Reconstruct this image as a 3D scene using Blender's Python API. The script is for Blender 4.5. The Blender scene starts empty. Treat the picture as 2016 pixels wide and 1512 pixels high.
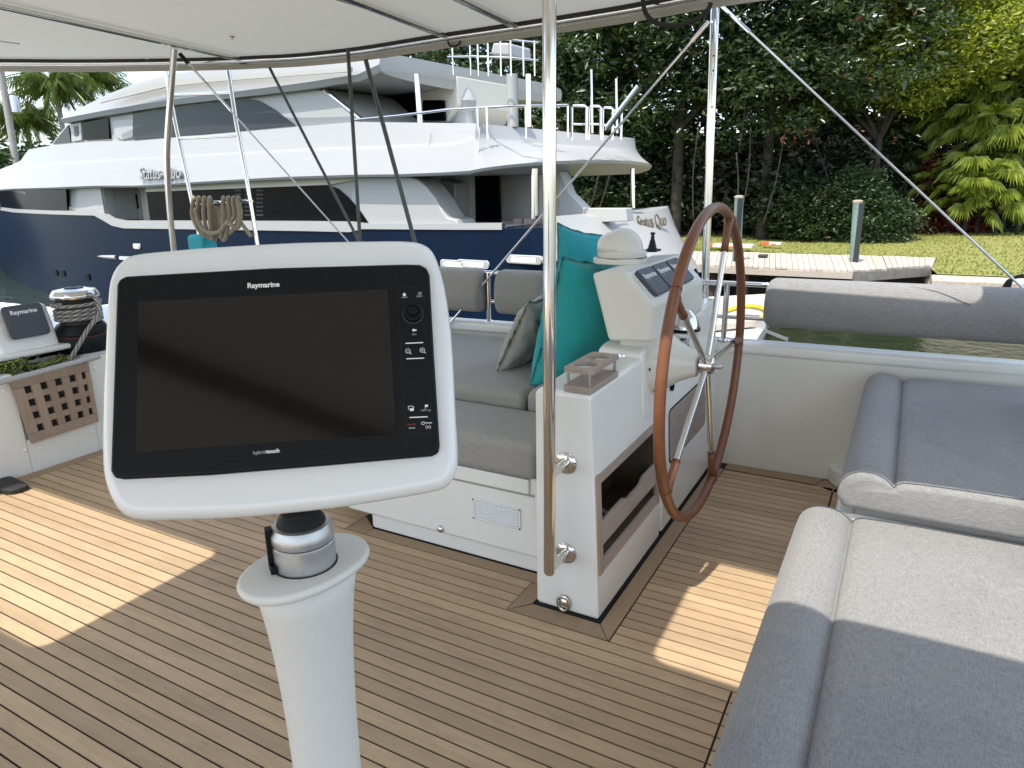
import bpy, bmesh, math, random
import numpy as np
from mathutils import Vector, Matrix, Quaternion, noise as mnoise
random.seed(7); RNG = np.random.default_rng(11)
scene = bpy.context.scene
COL = scene.collection
# ------------------------------------------------------------------ camera
F, HEAD, PIT, ROLL = 1382.5, -0.511765, 0.278698, 0.0177453      # focal in photo pixels (2016 wide), angles in radians
CAM = Vector((0, 0, 1.6))
fw = Vector((math.sin(HEAD)*math.cos(PIT), math.cos(HEAD)*math.cos(PIT), -math.sin(PIT)))
r0 = Vector((math.cos(HEAD), -math.sin(HEAD), 0)); d0 = fw.cross(r0)
rt = r0*math.cos(ROLL) + d0*math.sin(ROLL); dn = -r0*math.sin(ROLL) + d0*math.cos(ROLL)
cd = bpy.data.cameras.new('camera'); cam = bpy.data.objects.new('camera', cd); COL.objects.link(cam)
cd.sensor_width = 36; cd.lens = F/2016*36; cd.clip_start = .05; cd.clip_end = 3000
M = Matrix((rt, -dn, -fw)).transposed().to_4x4(); M.translation = CAM
cam.matrix_world = M; scene.camera = cam
# ------------------------------------------------------------------ world, sun, exposure
SUN = Vector((.10, .48, -1)).normalized()           # direction the light travels
el = math.asin(-SUN.z); az = math.atan2(-SUN.x, -SUN.y)
w = bpy.data.worlds.new('World'); scene.world = w; w.use_nodes = True
nt = w.node_tree; nt.nodes.clear()
sky = nt.nodes.new('ShaderNodeTexSky'); sky.sky_type = 'NISHITA'; sky.sun_disc = False
sky.sun_elevation = el; sky.sun_rotation = az; sky.air_density = 1.0; sky.dust_density = 1.5; sky.ozone_density = 1.0
tc = nt.nodes.new('ShaderNodeTexCoord'); mp = nt.nodes.new('ShaderNodeMapping'); mp.inputs['Scale'].default_value = (2.2, 2.2, 6)
no = nt.nodes.new('ShaderNodeTexNoise'); no.inputs['Scale'].default_value = 1.6; no.inputs['Detail'].default_value = 8; no.inputs['Roughness'].default_value = .6
cr = nt.nodes.new('ShaderNodeValToRGB'); cr.color_ramp.elements[0].position = .42; cr.color_ramp.elements[1].position = .72
mx = nt.nodes.new('ShaderNodeMixRGB'); mx.inputs[2].default_value = (4.6, 4.8, 5.0, 1)
bg = nt.nodes.new('ShaderNodeBackground'); bg.inputs['Strength'].default_value = .15
out = nt.nodes.new('ShaderNodeOutputWorld')
L = nt.links.new
L(tc.outputs['Generated'], mp.inputs['Vector']); L(mp.outputs['Vector'], no.inputs['Vector']); L(no.outputs['Fac'], cr.inputs['Fac'])
L(cr.outputs['Color'], mx.inputs['Fac']); L(sky.outputs['Color'], mx.inputs[1]); L(mx.outputs[0], bg.inputs['Color']); L(bg.outputs[0], out.inputs[0])
sd = bpy.data.lights.new('sun', 'SUN'); sd.energy = 2.1; sd.angle = math.radians(.53); sd.color = (1, .94, .84)
so = bpy.data.objects.new('sun', sd); COL.objects.link(so); so.rotation_mode = 'QUATERNION'; so.rotation_quaternion = SUN.to_track_quat('-Z', 'Y'); so.location = (-4, -10, 20)
vs = scene.view_settings; vs.view_transform = 'Standard'; vs.look = 'None'; vs.gamma = 1; vs.use_curve_mapping = False; vs.exposure = 1.55
cy = scene.cycles; cy.use_denoising = True; cy.max_bounces = 10; cy.diffuse_bounces = 5; cy.glossy_bounces = 4; cy.transmission_bounces = 4; cy.transparent_max_bounces = 6
cy.sample_clamp_indirect = 6; cy.caustics_reflective = False; cy.caustics_refractive = False
# ------------------------------------------------------------------ helpers
def ray(px, py): return fw + rt*((px-1008)/F) + dn*((py-756)/F)
def at(px, py, ax, val):                            # the point of a real plane (axis = value) that a measured pixel falls on
    v = ray(px, py); t = (val-CAM[ax])/v[ax]; return CAM + v*t
ORG = {}
def thing(name, loc, label, cat, group=None, rot=None):
    o = bpy.data.objects.new(name, None); COL.objects.link(o); o.location = loc; o.empty_display_size = .1
    if rot is not None: o.rotation_euler = rot
    ORG[o.name] = Vector(loc) if rot is None else Vector((0, 0, 0))
    o['label'] = label; o['category'] = cat
    if group: o['group'] = group
    return o
def tag(o, label=None, cat=None, group=None, kind=None):
    for k, v in (('label', label), ('category', cat), ('group', group), ('kind', kind)):
        if v: o[k] = v
    return o
def place(o, parent):
    COL.objects.link(o)
    if parent is not None:
        o.parent = parent; o.location = o.location - ORG.get(parent.name, Vector((0, 0, 0)))
    return o
def mk(name, VF, mat, parent=None, smooth=False, bevel=0, seg=2, sub=0, autosm=None):
    V, Fa = VF
    me = bpy.data.meshes.new(name); me.from_pydata([tuple(v) for v in V], [], Fa); me.update()
    if mat is not None: me.materials.append(mat)
    if smooth or bevel:
        me.polygons.foreach_set('use_smooth', [True]*len(me.polygons))
        if smooth != 'all' :
            try: me.set_sharp_from_angle(angle=math.radians(autosm or 35))
            except Exception: pass
    o = bpy.data.objects.new(name, me); place(o, parent)
    if bevel:
        b = o.modifiers.new('b', 'BEVEL'); b.width = bevel; b.segments = seg; b.limit_method = 'ANGLE'; b.angle_limit = math.radians(30); b.harden_normals = True
    if sub: s = o.modifiers.new('s', 'SUBSURF'); s.levels = sub; s.render_levels = sub
    return o
def fix(VF):                                        # consistent outward normals
    V, Fa = VF; bm = bmesh.new(); vs_ = [bm.verts.new(v) for v in V]
    for f in Fa:
        try: bm.faces.new([vs_[i] for i in f])
        except ValueError: pass
    bmesh.ops.recalc_face_normals(bm, faces=bm.faces); bm.verts.index_update()
    r = ([tuple(v.co) for v in bm.verts], [[v.index for v in f.verts] for f in bm.faces]); bm.free(); return r
def box(x0, x1, y0, y1, z0, z1):
    V = [(x, y, z) for z in (z0, z1) for y in (y0, y1) for x in (x0, x1)]
    return V, [(0, 2, 3, 1), (4, 5, 7, 6), (0, 1, 5, 4), (2, 6, 7, 3), (0, 4, 6, 2), (1, 3, 7, 5)]
def join(*L_):
    V, Fa = [], []
    for v, f in L_:
        n = len(V); V += [tuple(p) for p in v]; Fa += [tuple(i+n for i in q) for q in f]
    return V, Fa
def prism(pts, ax, a0, a1):                          # outline in the two other axes, extruded along ax
    def P(p, a): return {0: (a, p[0], p[1]), 1: (p[0], a, p[1]), 2: (p[0], p[1], a)}[ax]
    n = len(pts); V = [P(p, a0) for p in pts] + [P(p, a1) for p in pts]
    return fix((V, [tuple(range(n)), tuple(range(2*n-1, n-1, -1))] + [(i, (i+1) % n, n+(i+1) % n, n+i) for i in range(n)]))
def rpoly(pts, r, seg=5):
    out_ = []; n = len(pts)
    for i in range(n):
        p = Vector(pts[i][:2]); a = Vector(pts[i-1][:2]); b = Vector(pts[(i+1) % n][:2])
        ri = r[i] if isinstance(r, (list, tuple)) else r
        if ri <= 0: out_.append(tuple(p)); continue
        da = (a-p); db = (b-p); ri = min(ri, da.length*.48, db.length*.48)
        s = p+da.normalized()*ri; e = p+db.normalized()*ri
        for k in range(seg+1):
            t = k/seg; out_.append(tuple(s*(1-t)**2 + p*2*t*(1-t) + e*t*t))
    return out_
def smoothpath(P, k=6, closed=False):
    P = [Vector(p) for p in P]; n = len(P); O = []
    rng = range(n if closed else n-1)
    for i in rng:
        p1, p2 = P[i], P[(i+1) % n]
        p0 = P[i-1] if (closed or i > 0) else p1*2-p2
        p3 = P[(i+2) % n] if (closed or i+2 < n) else p2*2-p1
        for j in range(k):
            t = j/k; O.append(.5*((2*p1)+(p2-p0)*t+(2*p0-5*p1+4*p2-p3)*t*t+(3*p1-p0-3*p2+p3)*t**3))
    if not closed: O.append(P[-1])
    return O
def tube(P, r, n=12, closed=False, caps=True):
    P = [Vector(p) for p in P]; m = len(P); V, Fa = [], []
    rr = r if isinstance(r, (list, tuple)) else [r]*m
    def tan(i):
        if closed: return (P[(i+1) % m]-P[i-1]).normalized()
        return (P[min(i+1, m-1)]-P[max(i-1, 0)]).normalized()
    t = tan(0); u = t.cross(Vector((0, 0, 1)))
    if u.length < .05: u = t.cross(Vector((1, 0, 0)))
    u.normalize()
    for i in range(m):
        t2 = tan(i); q = t.rotation_difference(t2); u = q @ u; u = (u - t2*u.dot(t2)).normalized(); t = t2; b = t.cross(u)
        for k in range(n):
            a = 2*math.pi*k/n; V.append(P[i]+(u*math.cos(a)+b*math.sin(a))*rr[i])
    for i in range(m if closed else m-1):
        j = (i+1) % m
        for k in range(n): Fa.append((i*n+k, i*n+(k+1) % n, j*n+(k+1) % n, j*n+k))
    if caps and not closed: Fa += [tuple(range(n-1, -1, -1)), tuple((m-1)*n+k for k in range(n))]
    return V, Fa
def lathe(c, prof, n=32, axis=Vector((0, 0, 1))):   # prof: (radius, height) along axis
    c = Vector(c); axis = Vector(axis).normalized(); u = axis.orthogonal().normalized(); b = axis.cross(u); V, Fa = [], []
    for (r, h) in prof:
        for k in range(n):
            a = 2*math.pi*k/n; V.append(c+axis*h+(u*math.cos(a)+b*math.sin(a))*max(r, 1e-4))
    m = len(prof)
    for i in range(m-1):
        for k in range(n): Fa.append((i*n+k, i*n+(k+1) % n, (i+1)*n+(k+1) % n, (i+1)*n+k))
    Fa += [tuple(range(n-1, -1, -1)), tuple((m-1)*n+k for k in range(n))]
    return V, Fa
def rbox(c4, z0, z1, r, puff=0, n=14, wr=0, seed=0):  # soft cushion on a four-cornered plan
    c4 = [Vector((p[0], p[1], p[2] if len(p) > 2 else 0)) for p in c4]
    L1 = (c4[1]-c4[0]).length; L2 = (c4[3]-c4[0]).length; H = z1-z0; V = {}; VV = []; Fa = []
    def pt(a, b, c):
        key = (round(a, 4), round(b, 4), round(c, 4))
        if key in V: return V[key]
        p = Vector((a*L1, b*L2, c*H)); q = Vector((min(max(p.x, r), L1-r), min(max(p.y, r), L2-r), min(max(p.z, r), H-r)))
        d = p-q
        if d.length > 1e-6: p = q+d.normalized()*r
        x, y, z = p.x/L1, p.y/L2, p.z
        pf = puff*(1-(2*x-1)**4)*(1-(2*y-1)**4)
        if wr: pf += wr*(math.sin(9*x+seed)*math.sin(7*y+2*seed)+.6*math.sin(17*x+5*y+seed))
        z += pf*(1 if c > .5 else -.3)*(abs(c-.5)*2)
        A = c4[0].lerp(c4[1], x); B_ = c4[3].lerp(c4[2], x); g = A.lerp(B_, y)
        VV.append((g.x, g.y, g.z+z0+z)); V[key] = len(VV)-1; return V[key]
    def gl(Lx):                                       # finer near the rounded ends
        s = set([0, 1]); 
        for k in range(1, 6): s.add(min(.5, r/Lx*k/5)); s.add(max(.5, 1-r/Lx*k/5))
        for k in range(1, n): 
            if r/Lx < k/n < 1-r/Lx: s.add(k/n)
        return sorted(s)
    ga, gb, gc = gl(L1), gl(L2), gl(H)
    def sheet(f, g1, g2, flip):
        for i in range(len(g1)-1):
            for j in range(len(g2)-1):
                q = [f(g1[i], g2[j]), f(g1[i+1], g2[j]), f(g1[i+1], g2[j+1]), f(g1[i], g2[j+1])]
                q2 = []
                [q2.append(x) for x in q if x not in q2]
                if len(q2) > 2: Fa.append(tuple(reversed(q2)) if flip else tuple(q2))
    sheet(lambda a, b: pt(a, b, 1), ga, gb, False); sheet(lambda a, b: pt(a, b, 0), ga, gb, True)
    sheet(lambda a, c: pt(a, 0, c), ga, gc, False); sheet(lambda a, c: pt(a, 1, c), ga, gc, True)
    sheet(lambda b, c: pt(0, b, c), gb, gc, True); sheet(lambda b, c: pt(1, b, c), gb, gc, False)
    return fix((VV, Fa))
def extr_round(prof, y0, y1, r, ax=1, k=5):           # soft bar: closed profile run along an axis, ends rounded
    n = len(prof); xs = [p[0] for p in prof]; zs = [p[1] for p in prof]; cx = (min(xs)+max(xs))/2; cz = (min(zs)+max(zs))/2; hx = (max(xs)-min(xs))/2; hz = (max(zs)-min(zs))/2; V, Fa = [], []
    st = [(y0+r*(1-math.sin(math.pi/2*i/k)), r*(1-math.cos(math.pi/2*i/k))) for i in range(k, -1, -1)]
    st = [(y0+r*(1-math.cos(a)), r*(1-math.sin(a))) for a in [math.pi/2*i/k for i in range(k+1)]]
    m = 10
    st += [(y0+r+(y1-y0-2*r)*i/m, 0) for i in range(1, m)]
    st += [(y1-r*(1-math.cos(a)), r*(1-math.sin(a))) for a in [math.pi/2*i/k for i in range(k, -1, -1)]]
    for y, s in st:
        for (a, b) in prof:
            q = Vector((cx+(a-cx)*(1-s/hx), cz+(b-cz)*(1-s/hz)))
            V.append((q.x, y, q.y) if ax == 1 else (y, q.x, q.y))
    for i in range(len(st)-1):
        for j in range(n): Fa.append((i*n+j, i*n+(j+1) % n, (i+1)*n+(j+1) % n, (i+1)*n+j))
    Fa += [tuple(range(n)), tuple((len(st)-1)*n+j for j in range(n-1, -1, -1))]
    return fix((V, Fa))
def text(body, size, mat, parent, mw, ext=.0008, shear=0, align='CENTER', name='lettering', bold=0, fitw=None):
    c = bpy.data.curves.new(name, 'FONT'); c.body = body; c.size = 1; c.extrude = ext/size; c.align_x = align; c.align_y = 'CENTER'; c.shear = shear; c.offset = bold/size; c.resolution_u = 3
    t = bpy.data.objects.new('t', c); COL.objects.link(t); bpy.context.view_layer.update(); me = bpy.data.meshes.new_from_object(t.evaluated_get(bpy.context.evaluated_depsgraph_get())); bpy.data.objects.remove(t); bpy.data.curves.remove(c)
    xs = [v.co.x for v in me.vertices]; k = size if fitw is None else fitw/(max(xs)-min(xs))
    me.transform(Matrix.Diagonal((k, k, size if fitw is None else size, 1))); me.materials.clear(); me.materials.append(mat); me.name = name
    o = bpy.data.objects.new(name, me); COL.objects.link(o); o.parent = parent; o.matrix_local = mw
    return o
def frame(o, ex, ey):                                 # matrix with x=ex, y=ey at o
    ex = Vector(ex).normalized(); n = ex.cross(Vector(ey)).normalized(); ey = n.cross(ex)
    m = Matrix((ex, ey, n)).transposed().to_4x4(); m.translation = Vector(o); return m
def xf(VF, m): return [tuple(m @ Vector(v)) for v in VF[0]], VF[1]
# ------------------------------------------------------------------ materials
def mat(name, col, rough=.5, metal=0, spec=.5, coat=0, bump=None, var=None, alpha=1, trans=0, coords='Object', sheen=0, emit=None):
    m = bpy.data.materials.new(name); m.use_nodes = True; n = m.node_tree; P = n.nodes['Principled BSDF']
    P.inputs['Base Color'].default_value = (*col, 1); P.inputs['Roughness'].default_value = rough; P.inputs['Metallic'].default_value = metal
    P.inputs['Specular IOR Level'].default_value = spec; P.inputs['Coat Weight'].default_value = coat; P.inputs['Coat Roughness'].default_value = .08
    P.inputs['Sheen Weight'].default_value = sheen
    tcn = n.nodes.new('ShaderNodeTexCoord')
    def noise(scale, detail=5, stretch=(1, 1, 1), rough_=.55):
        mpn = n.nodes.new('ShaderNodeMapping'); mpn.inputs['Scale'].default_value = stretch
        t = n.nodes.new('ShaderNodeTexNoise'); t.inputs['Scale'].default_value = scale; t.inputs['Detail'].default_value = detail; t.inputs['Roughness'].default_value = rough_
        n.links.new(tcn.outputs[coords], mpn.inputs[0]); n.links.new(mpn.outputs[0], t.inputs['Vector']); return t
    last = None
    for (scale, amt, stretch, c2) in (var or []):
        t = noise(scale, 6, stretch); r = n.nodes.new('ShaderNodeMapRange'); r.inputs['From Min'].default_value = .35; r.inputs['From Max'].default_value = .7; r.inputs['To Max'].default_value = amt
        x = n.nodes.new('ShaderNodeMixRGB'); x.inputs[2].default_value = (*c2, 1)
        if last is None: x.inputs[1].default_value = (*col, 1)
        else: n.links.new(last, x.inputs[1])
        n.links.new(t.outputs['Fac'], r.inputs['Value']); n.links.new(r.outputs[0], x.inputs[0]); last = x.outputs[0]
    if last is not None: n.links.new(last, P.inputs['Base Color'])
    if bump:
        t = noise(bump[0], 4, bump[2] if len(bump) > 2 else (1, 1, 1)); b = n.nodes.new('ShaderNodeBump'); b.inputs['Strength'].default_value = bump[1]; b.inputs['Distance'].default_value = bump[3] if len(bump) > 3 else .005
        n.links.new(t.outputs['Fac'], b.inputs['Height']); n.links.new(b.outputs[0], P.inputs['Normal'])
    m['P'] = 1
    return m
W3 = (1, 1, 1)
gel = mat('gelcoat_white', (.82, .81, .765), .28, coat=.4, var=[(2.5, .35, W3, (.72, .71, .66)), (30, .12, (1, 1, .3), (.66, .64, .58))], bump=(60, .03))
gel_grey = mat('helm_pod_white', (.76, .765, .76), .22, coat=.6, var=[(3, .3, W3, (.72, .73, .73))])
gel_cream = mat('binnacle_offwhite', (.70, .68, .615), .35, coat=.25, var=[(4, .3, W3, (.66, .64, .57)), (60, .1, W3, (.55, .52, .46))])
ped_m = mat('pedestal_offwhite', (.70, .685, .64), .45, var=[(6, .35, (1, 1, .5), (.68, .675, .66)), (90, .12, W3, (.6, .59, .55))], bump=(120, .06))
steel = mat('polished_stainless', (.72, .70, .67), .13, metal=1, var=[(20, .35, (1, 1, .2), (.55, .52, .48))], bump=(40, .015))
alu = mat('brushed_aluminium', (.55, .55, .55), .38, metal=.85, var=[(60, .5, W3, (.40, .42, .45))], bump=(200, .08))
wire_m = mat('rigging_wire', (.55, .55, .54), .3, metal=.9)
dark_rig = mat('dark_rigging', (.07, .075, .07), .45)
blackp = mat('black_plastic', (.006, .007, .008), .42, spec=.18, bump=(300, .04))
blackr = mat('black_rubber', (.018, .018, .018), .65)
screen = mat('screen_glass', (.0072, .0066, .006), .09, spec=.42)
charc = mat('charcoal_cover', (.055, .062, .072), .5, bump=(250, .05))
white_ink = mat('white_print', (.8, .8, .8), .5); red_ink = mat('red_print', (.45, .03, .03), .5); grey_ink = mat('grey_print', (.45, .46, .47), .5)
caulk = mat('black_caulk', (.006, .006, .006), .75)
leather = mat('tan_leather', (.175, .060, .021), .42, coat=.08, var=[(14, .6, W3, (.12, .036, .012)), (90, .3, W3, (.20, .075, .028))], bump=(220, .15, W3, .002))
thread = mat('stitching', (.10, .032, .014), .8)
conc = mat('seawall_concrete', (.42, .36, .28), .85, var=[(1.2, .8, W3, (.28, .2, .13)), (9, .5, W3, (.55, .5, .42))], bump=(15, .5, W3, .03))
def teak(name, c1, c2, c3, rough=.6, ax=0):
    m = bpy.data.materials.new(name); m.use_nodes = True; n = m.node_tree; P = n.nodes['Principled BSDF']; P.inputs['Roughness'].default_value = rough; P.inputs['Specular IOR Level'].default_value = .3
    g = n.nodes.new('ShaderNodeNewGeometry'); oi = n.nodes.new('ShaderNodeObjectInfo')
    cx = n.nodes.new('ShaderNodeCombineXYZ'); ml = n.nodes.new('ShaderNodeMath'); ml.operation = 'MULTIPLY'; ml.inputs[1].default_value = 37
    ad = n.nodes.new('ShaderNodeVectorMath'); n.links.new(oi.outputs['Random'], ml.inputs[0]); n.links.new(ml.outputs[0], cx.inputs[0]); n.links.new(ml.outputs[0], cx.inputs[1])
    n.links.new(g.outputs['Position'], ad.inputs[0]); n.links.new(cx.outputs[0], ad.inputs[1])
    def ns(scale, st, d=6, dist=0):
        mpn = n.nodes.new('ShaderNodeMapping'); mpn.inputs['Scale'].default_value = st; t = n.nodes.new('ShaderNodeTexNoise'); t.inputs['Scale'].default_value = scale; t.inputs['Detail'].default_value = d; t.inputs['Distortion'].default_value = dist; t.inputs['Roughness'].default_value = .65
        n.links.new(ad.outputs[0], mpn.inputs[0]); n.links.new(mpn.outputs[0], t.inputs['Vector']); return t
    st = [1, 1, 1]; st[ax] = .06; st2 = [1, 1, 1]; st2[ax] = .3
    a = ns(70, st, 6, .4); b = ns(14, st2); c = ns(2.2, W3)
    def mixc(fac, lo, hi, A, B, amt):
        r = n.nodes.new('ShaderNodeMapRange'); r.inputs['From Min'].default_value = lo; r.inputs['From Max'].default_value = hi; r.inputs['To Max'].default_value = amt
        x = n.nodes.new('ShaderNodeMixRGB'); n.links.new(fac, r.inputs['Value']); n.links.new(r.outputs[0], x.inputs[0])
        if isinstance(A, tuple): x.inputs[1].default_value = (*A, 1)
        else: n.links.new(A, x.inputs[1])
        x.inputs[2].default_value = (*B, 1); return x.outputs[0]
    k = mixc(a.outputs['Fac'], .35, .7, c1, c2, .75); k = mixc(b.outputs['Fac'], .5, .8, k, c3, .5); k = mixc(c.outputs['Fac'], .4, .75, k, c2, .35)
    hv = n.nodes.new('ShaderNodeHueSaturation'); r = n.nodes.new('ShaderNodeMapRange'); r.inputs['To Min'].default_value = .84; r.inputs['To Max'].default_value = 1.10
    n.links.new(oi.outputs['Random'], r.inputs['Value']); n.links.new(r.outputs[0], hv.inputs['Value']); n.links.new(k, hv.inputs['Color']); n.links.new(hv.outputs[0], P.inputs['Base Color'])
    bp = n.nodes.new('ShaderNodeBump'); bp.inputs['Strength'].default_value = .35; bp.inputs['Distance'].default_value = .001; n.links.new(a.outputs['Fac'], bp.inputs['Height']); n.links.new(bp.outputs[0], P.inputs['Normal'])
    return m
teak_deck = teak('teak_deck', (.50, .365, .225), (.395, .275, .165), (.245, .17, .105))
teak_margin = teak('teak_margin', (.33, .235, .145), (.275, .19, .115), (.22, .15, .095), ax=1)
teak_grey = teak('weathered_teak', (.40, .33, .275), (.29, .235, .195), (.2, .15, .12), .75, ax=1)
teak_latt = teak('lattice_teak', (.36, .275, .21), (.28, .20, .145), (.2, .14, .1), .75, ax=2)
def fabric(name, col, c2, scale=900, ax=0, rough=.9, stain=None):
    m = bpy.data.materials.new(name); m.use_nodes = True; n = m.node_tree; P = n.nodes['Principled BSDF']; P.inputs['Roughness'].default_value = rough; P.inputs['Specular IOR Level'].default_value = .15; P.inputs['Sheen Weight'].default_value = .15
    g = n.nodes.new('ShaderNodeNewGeometry'); 
    def ns(sc, st, d=3):
        mpn = n.nodes.new('ShaderNodeMapping'); mpn.inputs['Scale'].default_value = st; t = n.nodes.new('ShaderNodeTexNoise'); t.inputs['Scale'].default_value = sc; t.inputs['Detail'].default_value = d
        n.links.new(g.outputs['Position'], mpn.inputs[0]); n.links.new(mpn.outputs[0], t.inputs['Vector']); return t
    st = [1, 1, 1]; st[ax] = .12; so_ = [.12, 1, 1] if ax != 0 else [1, .12, 1]
    a = ns(scale*.45, st, 4); b = ns(scale*.45, so_, 4); c = ns(3, W3, 4)
    x = n.nodes.new('ShaderNodeMixRGB'); x.inputs[1].default_value = (*col, 1); x.inputs[2].default_value = (*c2, 1)
    ad = n.nodes.new('ShaderNodeMath'); ad.operation = 'ADD'; n.links.new(a.outputs['Fac'], ad.inputs[0]); n.links.new(b.outputs['Fac'], ad.inputs[1])
    r = n.nodes.new('ShaderNodeMapRange'); r.inputs['From Min'].default_value = .8; r.inputs['From Max'].default_value = 1.25; n.links.new(ad.outputs[0], r.inputs['Value']); n.links.new(r.outputs[0], x.inputs[0])
    y = n.nodes.new('ShaderNodeMixRGB'); y.blend_type = 'MULTIPLY'; y.inputs[2].default_value = (*(stain or (.86, .86, .86)), 1); r2 = n.nodes.new('ShaderNodeMapRange'); r2.inputs['From Min'].default_value = .5; r2.inputs['From Max'].default_value = .75
    n.links.new(c.outputs['Fac'], r2.inputs['Value']); n.links.new(r2.outputs[0], y.inputs[0]); n.links.new(x.outputs[0], y.inputs[1]); n.links.new(y.outputs[0], P.inputs['Base Color'])
    bp = n.nodes.new('ShaderNodeBump'); bp.inputs['Strength'].default_value = .5; bp.inputs['Distance'].default_value = .0015; n.links.new(ad.outputs[0], bp.inputs['Height'])
    bp2 = n.nodes.new('ShaderNodeBump'); bp2.inputs['Strength'].default_value = .25; bp2.inputs['Distance'].default_value = .02; d = ns(7, W3, 3); n.links.new(d.outputs['Fac'], bp2.inputs['Height']); n.links.new(bp.outputs[0], bp2.inputs['Normal']); n.links.new(bp2.outputs[0], P.inputs['Normal'])
    return m
fab = fabric('grey_weave', (.275, .27, .26), (.175, .175, .175), ax=1, stain=(.84, .85, .88))
fab_l = fabric('taupe_weave', (.34, .325, .295), (.25, .238, .215), ax=0)
fab_b = fabric('bolster_weave', (.27, .265, .255), (.185, .185, .185), 700, ax=0)
teal = fabric('teal_cotton', (.03, .36, .36), (.022, .29, .30), 1200)
teal2 = fabric('light_teal_cotton', (.045, .38, .43), (.03, .30, .36), 1200)
linen = fabric('grey_linen', (.40, .385, .345), (.29, .28, .25), 500)
bim = mat('bimini_canvas', (.54, .54, .495), .8, var=[(1.5, .4, W3, (.62, .60, .55)), (40, .15, W3, (.55, .53, .48))], bump=(2.2, .55, (1, .4, 1), .05))
n = bim.node_tree; tr = n.nodes.new('ShaderNodeBsdfTranslucent'); tr.inputs[0].default_value = (.33, .325, .29, 1); ms = n.nodes.new('ShaderNodeMixShader'); ms.inputs[0].default_value = .30
n.links.new(n.nodes['Principled BSDF'].outputs[0], ms.inputs[1]); n.links.new(tr.outputs[0], ms.inputs[2]); n.links.new(ms.outputs[0], n.nodes['Material Output'].inputs[0])
bim_edge = mat('bimini_edge', (.52, .50, .45), .7)
navy = mat('navy_hull_paint', (.004, .0105, .024), .22, spec=.06, coat=.02, var=[(.8, .3, W3, (.004, .016, .05))])
ypaint = mat('yacht_white_paint', (.36, .357, .343), .35, coat=.15, var=[(.6, .4, W3, (.335, .335, .32)), (3, .3, (.3, .3, 2), (.315, .31, .295))])
ycream = mat('yacht_cream_paint', (.66, .63, .54), .4)
yglass = mat('yacht_tinted_glass', (.030, .036, .043), .08, spec=.15)
yglass_dark = mat('yacht_black_glass', (.003, .003, .004), .05, spec=.06)
boot = mat('boot_stripe', (.8, .8, .78), .4)
wood_dock = teak('weathered_dock_wood', (.50, .44, .37), (.38, .32, .26), (.26, .21, .17), .85, ax=1)
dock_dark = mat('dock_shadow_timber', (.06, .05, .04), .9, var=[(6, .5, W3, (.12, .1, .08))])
pile_m = mat('greenish_pile', (.16, .24, .20), .75, var=[(4, .7, (1, 1, .2), (.06, .09, .08)), (20, .4, W3, (.3, .4, .34))])
pile_d = mat('pile_black_strip', (.02, .022, .025), .6)
rope_b = fabric('beige_rope', (.36, .31, .23), (.20, .165, .11), 500, stain=(.8, .8, .75))
def grassmat():
    return mat('lawn_grass', (.21, .215, .045), .9, coords='Object', var=[(.35, .8, W3, (.29, .27, .075)), (3, .6, W3, (.14, .165, .035)), (18, .45, (1, .4, 1), (.13, .145, .04))], bump=(25, .6, W3, .05))
lawn_m = grassmat()
def leafmat(name, c1, c2, c3=None, rough=.35, trans=.3):
    m = bpy.data.materials.new(name); m.use_nodes = True; n = m.node_tree; P = n.nodes['Principled BSDF']; P.inputs['Roughness'].default_value = rough
    g = n.nodes.new('ShaderNodeNewGeometry'); cr_ = n.nodes.new('ShaderNodeValToRGB'); e = cr_.color_ramp.elements
    e[0].color = (*c1, 1); e[1].color = (*c2, 1)
    if c3: k = cr_.color_ramp.elements.new(.975); k.color = (*c2, 1); e[-1].color = (*c3, 1)
    n.links.new(g.outputs['Random Per Island'], cr_.inputs[0]); n.links.new(cr_.outputs[0], P.inputs['Base Color'])
    tr = n.nodes.new('ShaderNodeBsdfTranslucent'); mxs = n.nodes.new('ShaderNodeMixShader'); mxs.inputs[0].default_value = trans
    hs = n.nodes.new('ShaderNodeHueSaturation'); hs.inputs['Value'].default_value = 1.5; hs.inputs['Saturation'].default_value = 1.1; n.links.new(cr_.outputs[0], hs.inputs['Color']); n.links.new(hs.outputs[0], tr.inputs[0])
    n.links.new(P.outputs[0], mxs.inputs[1]); n.links.new(tr.outputs[0], mxs.inputs[2]); n.links.new(mxs.outputs[0], n.nodes['Material Output'].inputs[0])
    return m
lf_dark = leafmat('ficus_leaf', (.014, .03, .008), (.065, .105, .03), (.14, .05, .03), .3, .2)
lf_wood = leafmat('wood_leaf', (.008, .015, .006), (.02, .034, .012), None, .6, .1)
lf_mid = leafmat('hedge_leaf', (.02, .045, .012), (.05, .09, .025), None, .35, .2)
lf_yel = leafmat('schefflera_leaf', (.13, .18, .02), (.38, .40, .06), None, .4, .35)
lf_palm = leafmat('palm_frond_leaf', (.06, .11, .02), (.18, .22, .05), (.25, .2, .07), .4, .25)
lf_fan = leafmat('fan_palm_leaf', (.16, .23, .035), (.38, .42, .08), (.4, .36, .10), .35, .35)
lf_red = leafmat('croton_leaf', (.03, .05, .015), (.26, .035, .035), (.34, .22, .14), .4, .2)
bark = mat('grey_brown_bark', (.045, .036, .028), .9, var=[(6, .6, (1, 1, .3), (.025, .02, .016))], bump=(12, .5, W3, .03))
bark_g = mat('palm_grey_trunk', (.36, .34, .31), .85, var=[(7, .7, (.3, .3, 2.5), (.2, .18, .16))], bump=(14, .4, (.2, .2, 3), .03))
exec_order = []
# ================================================================== SETTING
WZ = -1.9; GZ = -.92
def P3(px, py, ax, v): return at(px, py, ax, v)
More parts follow.
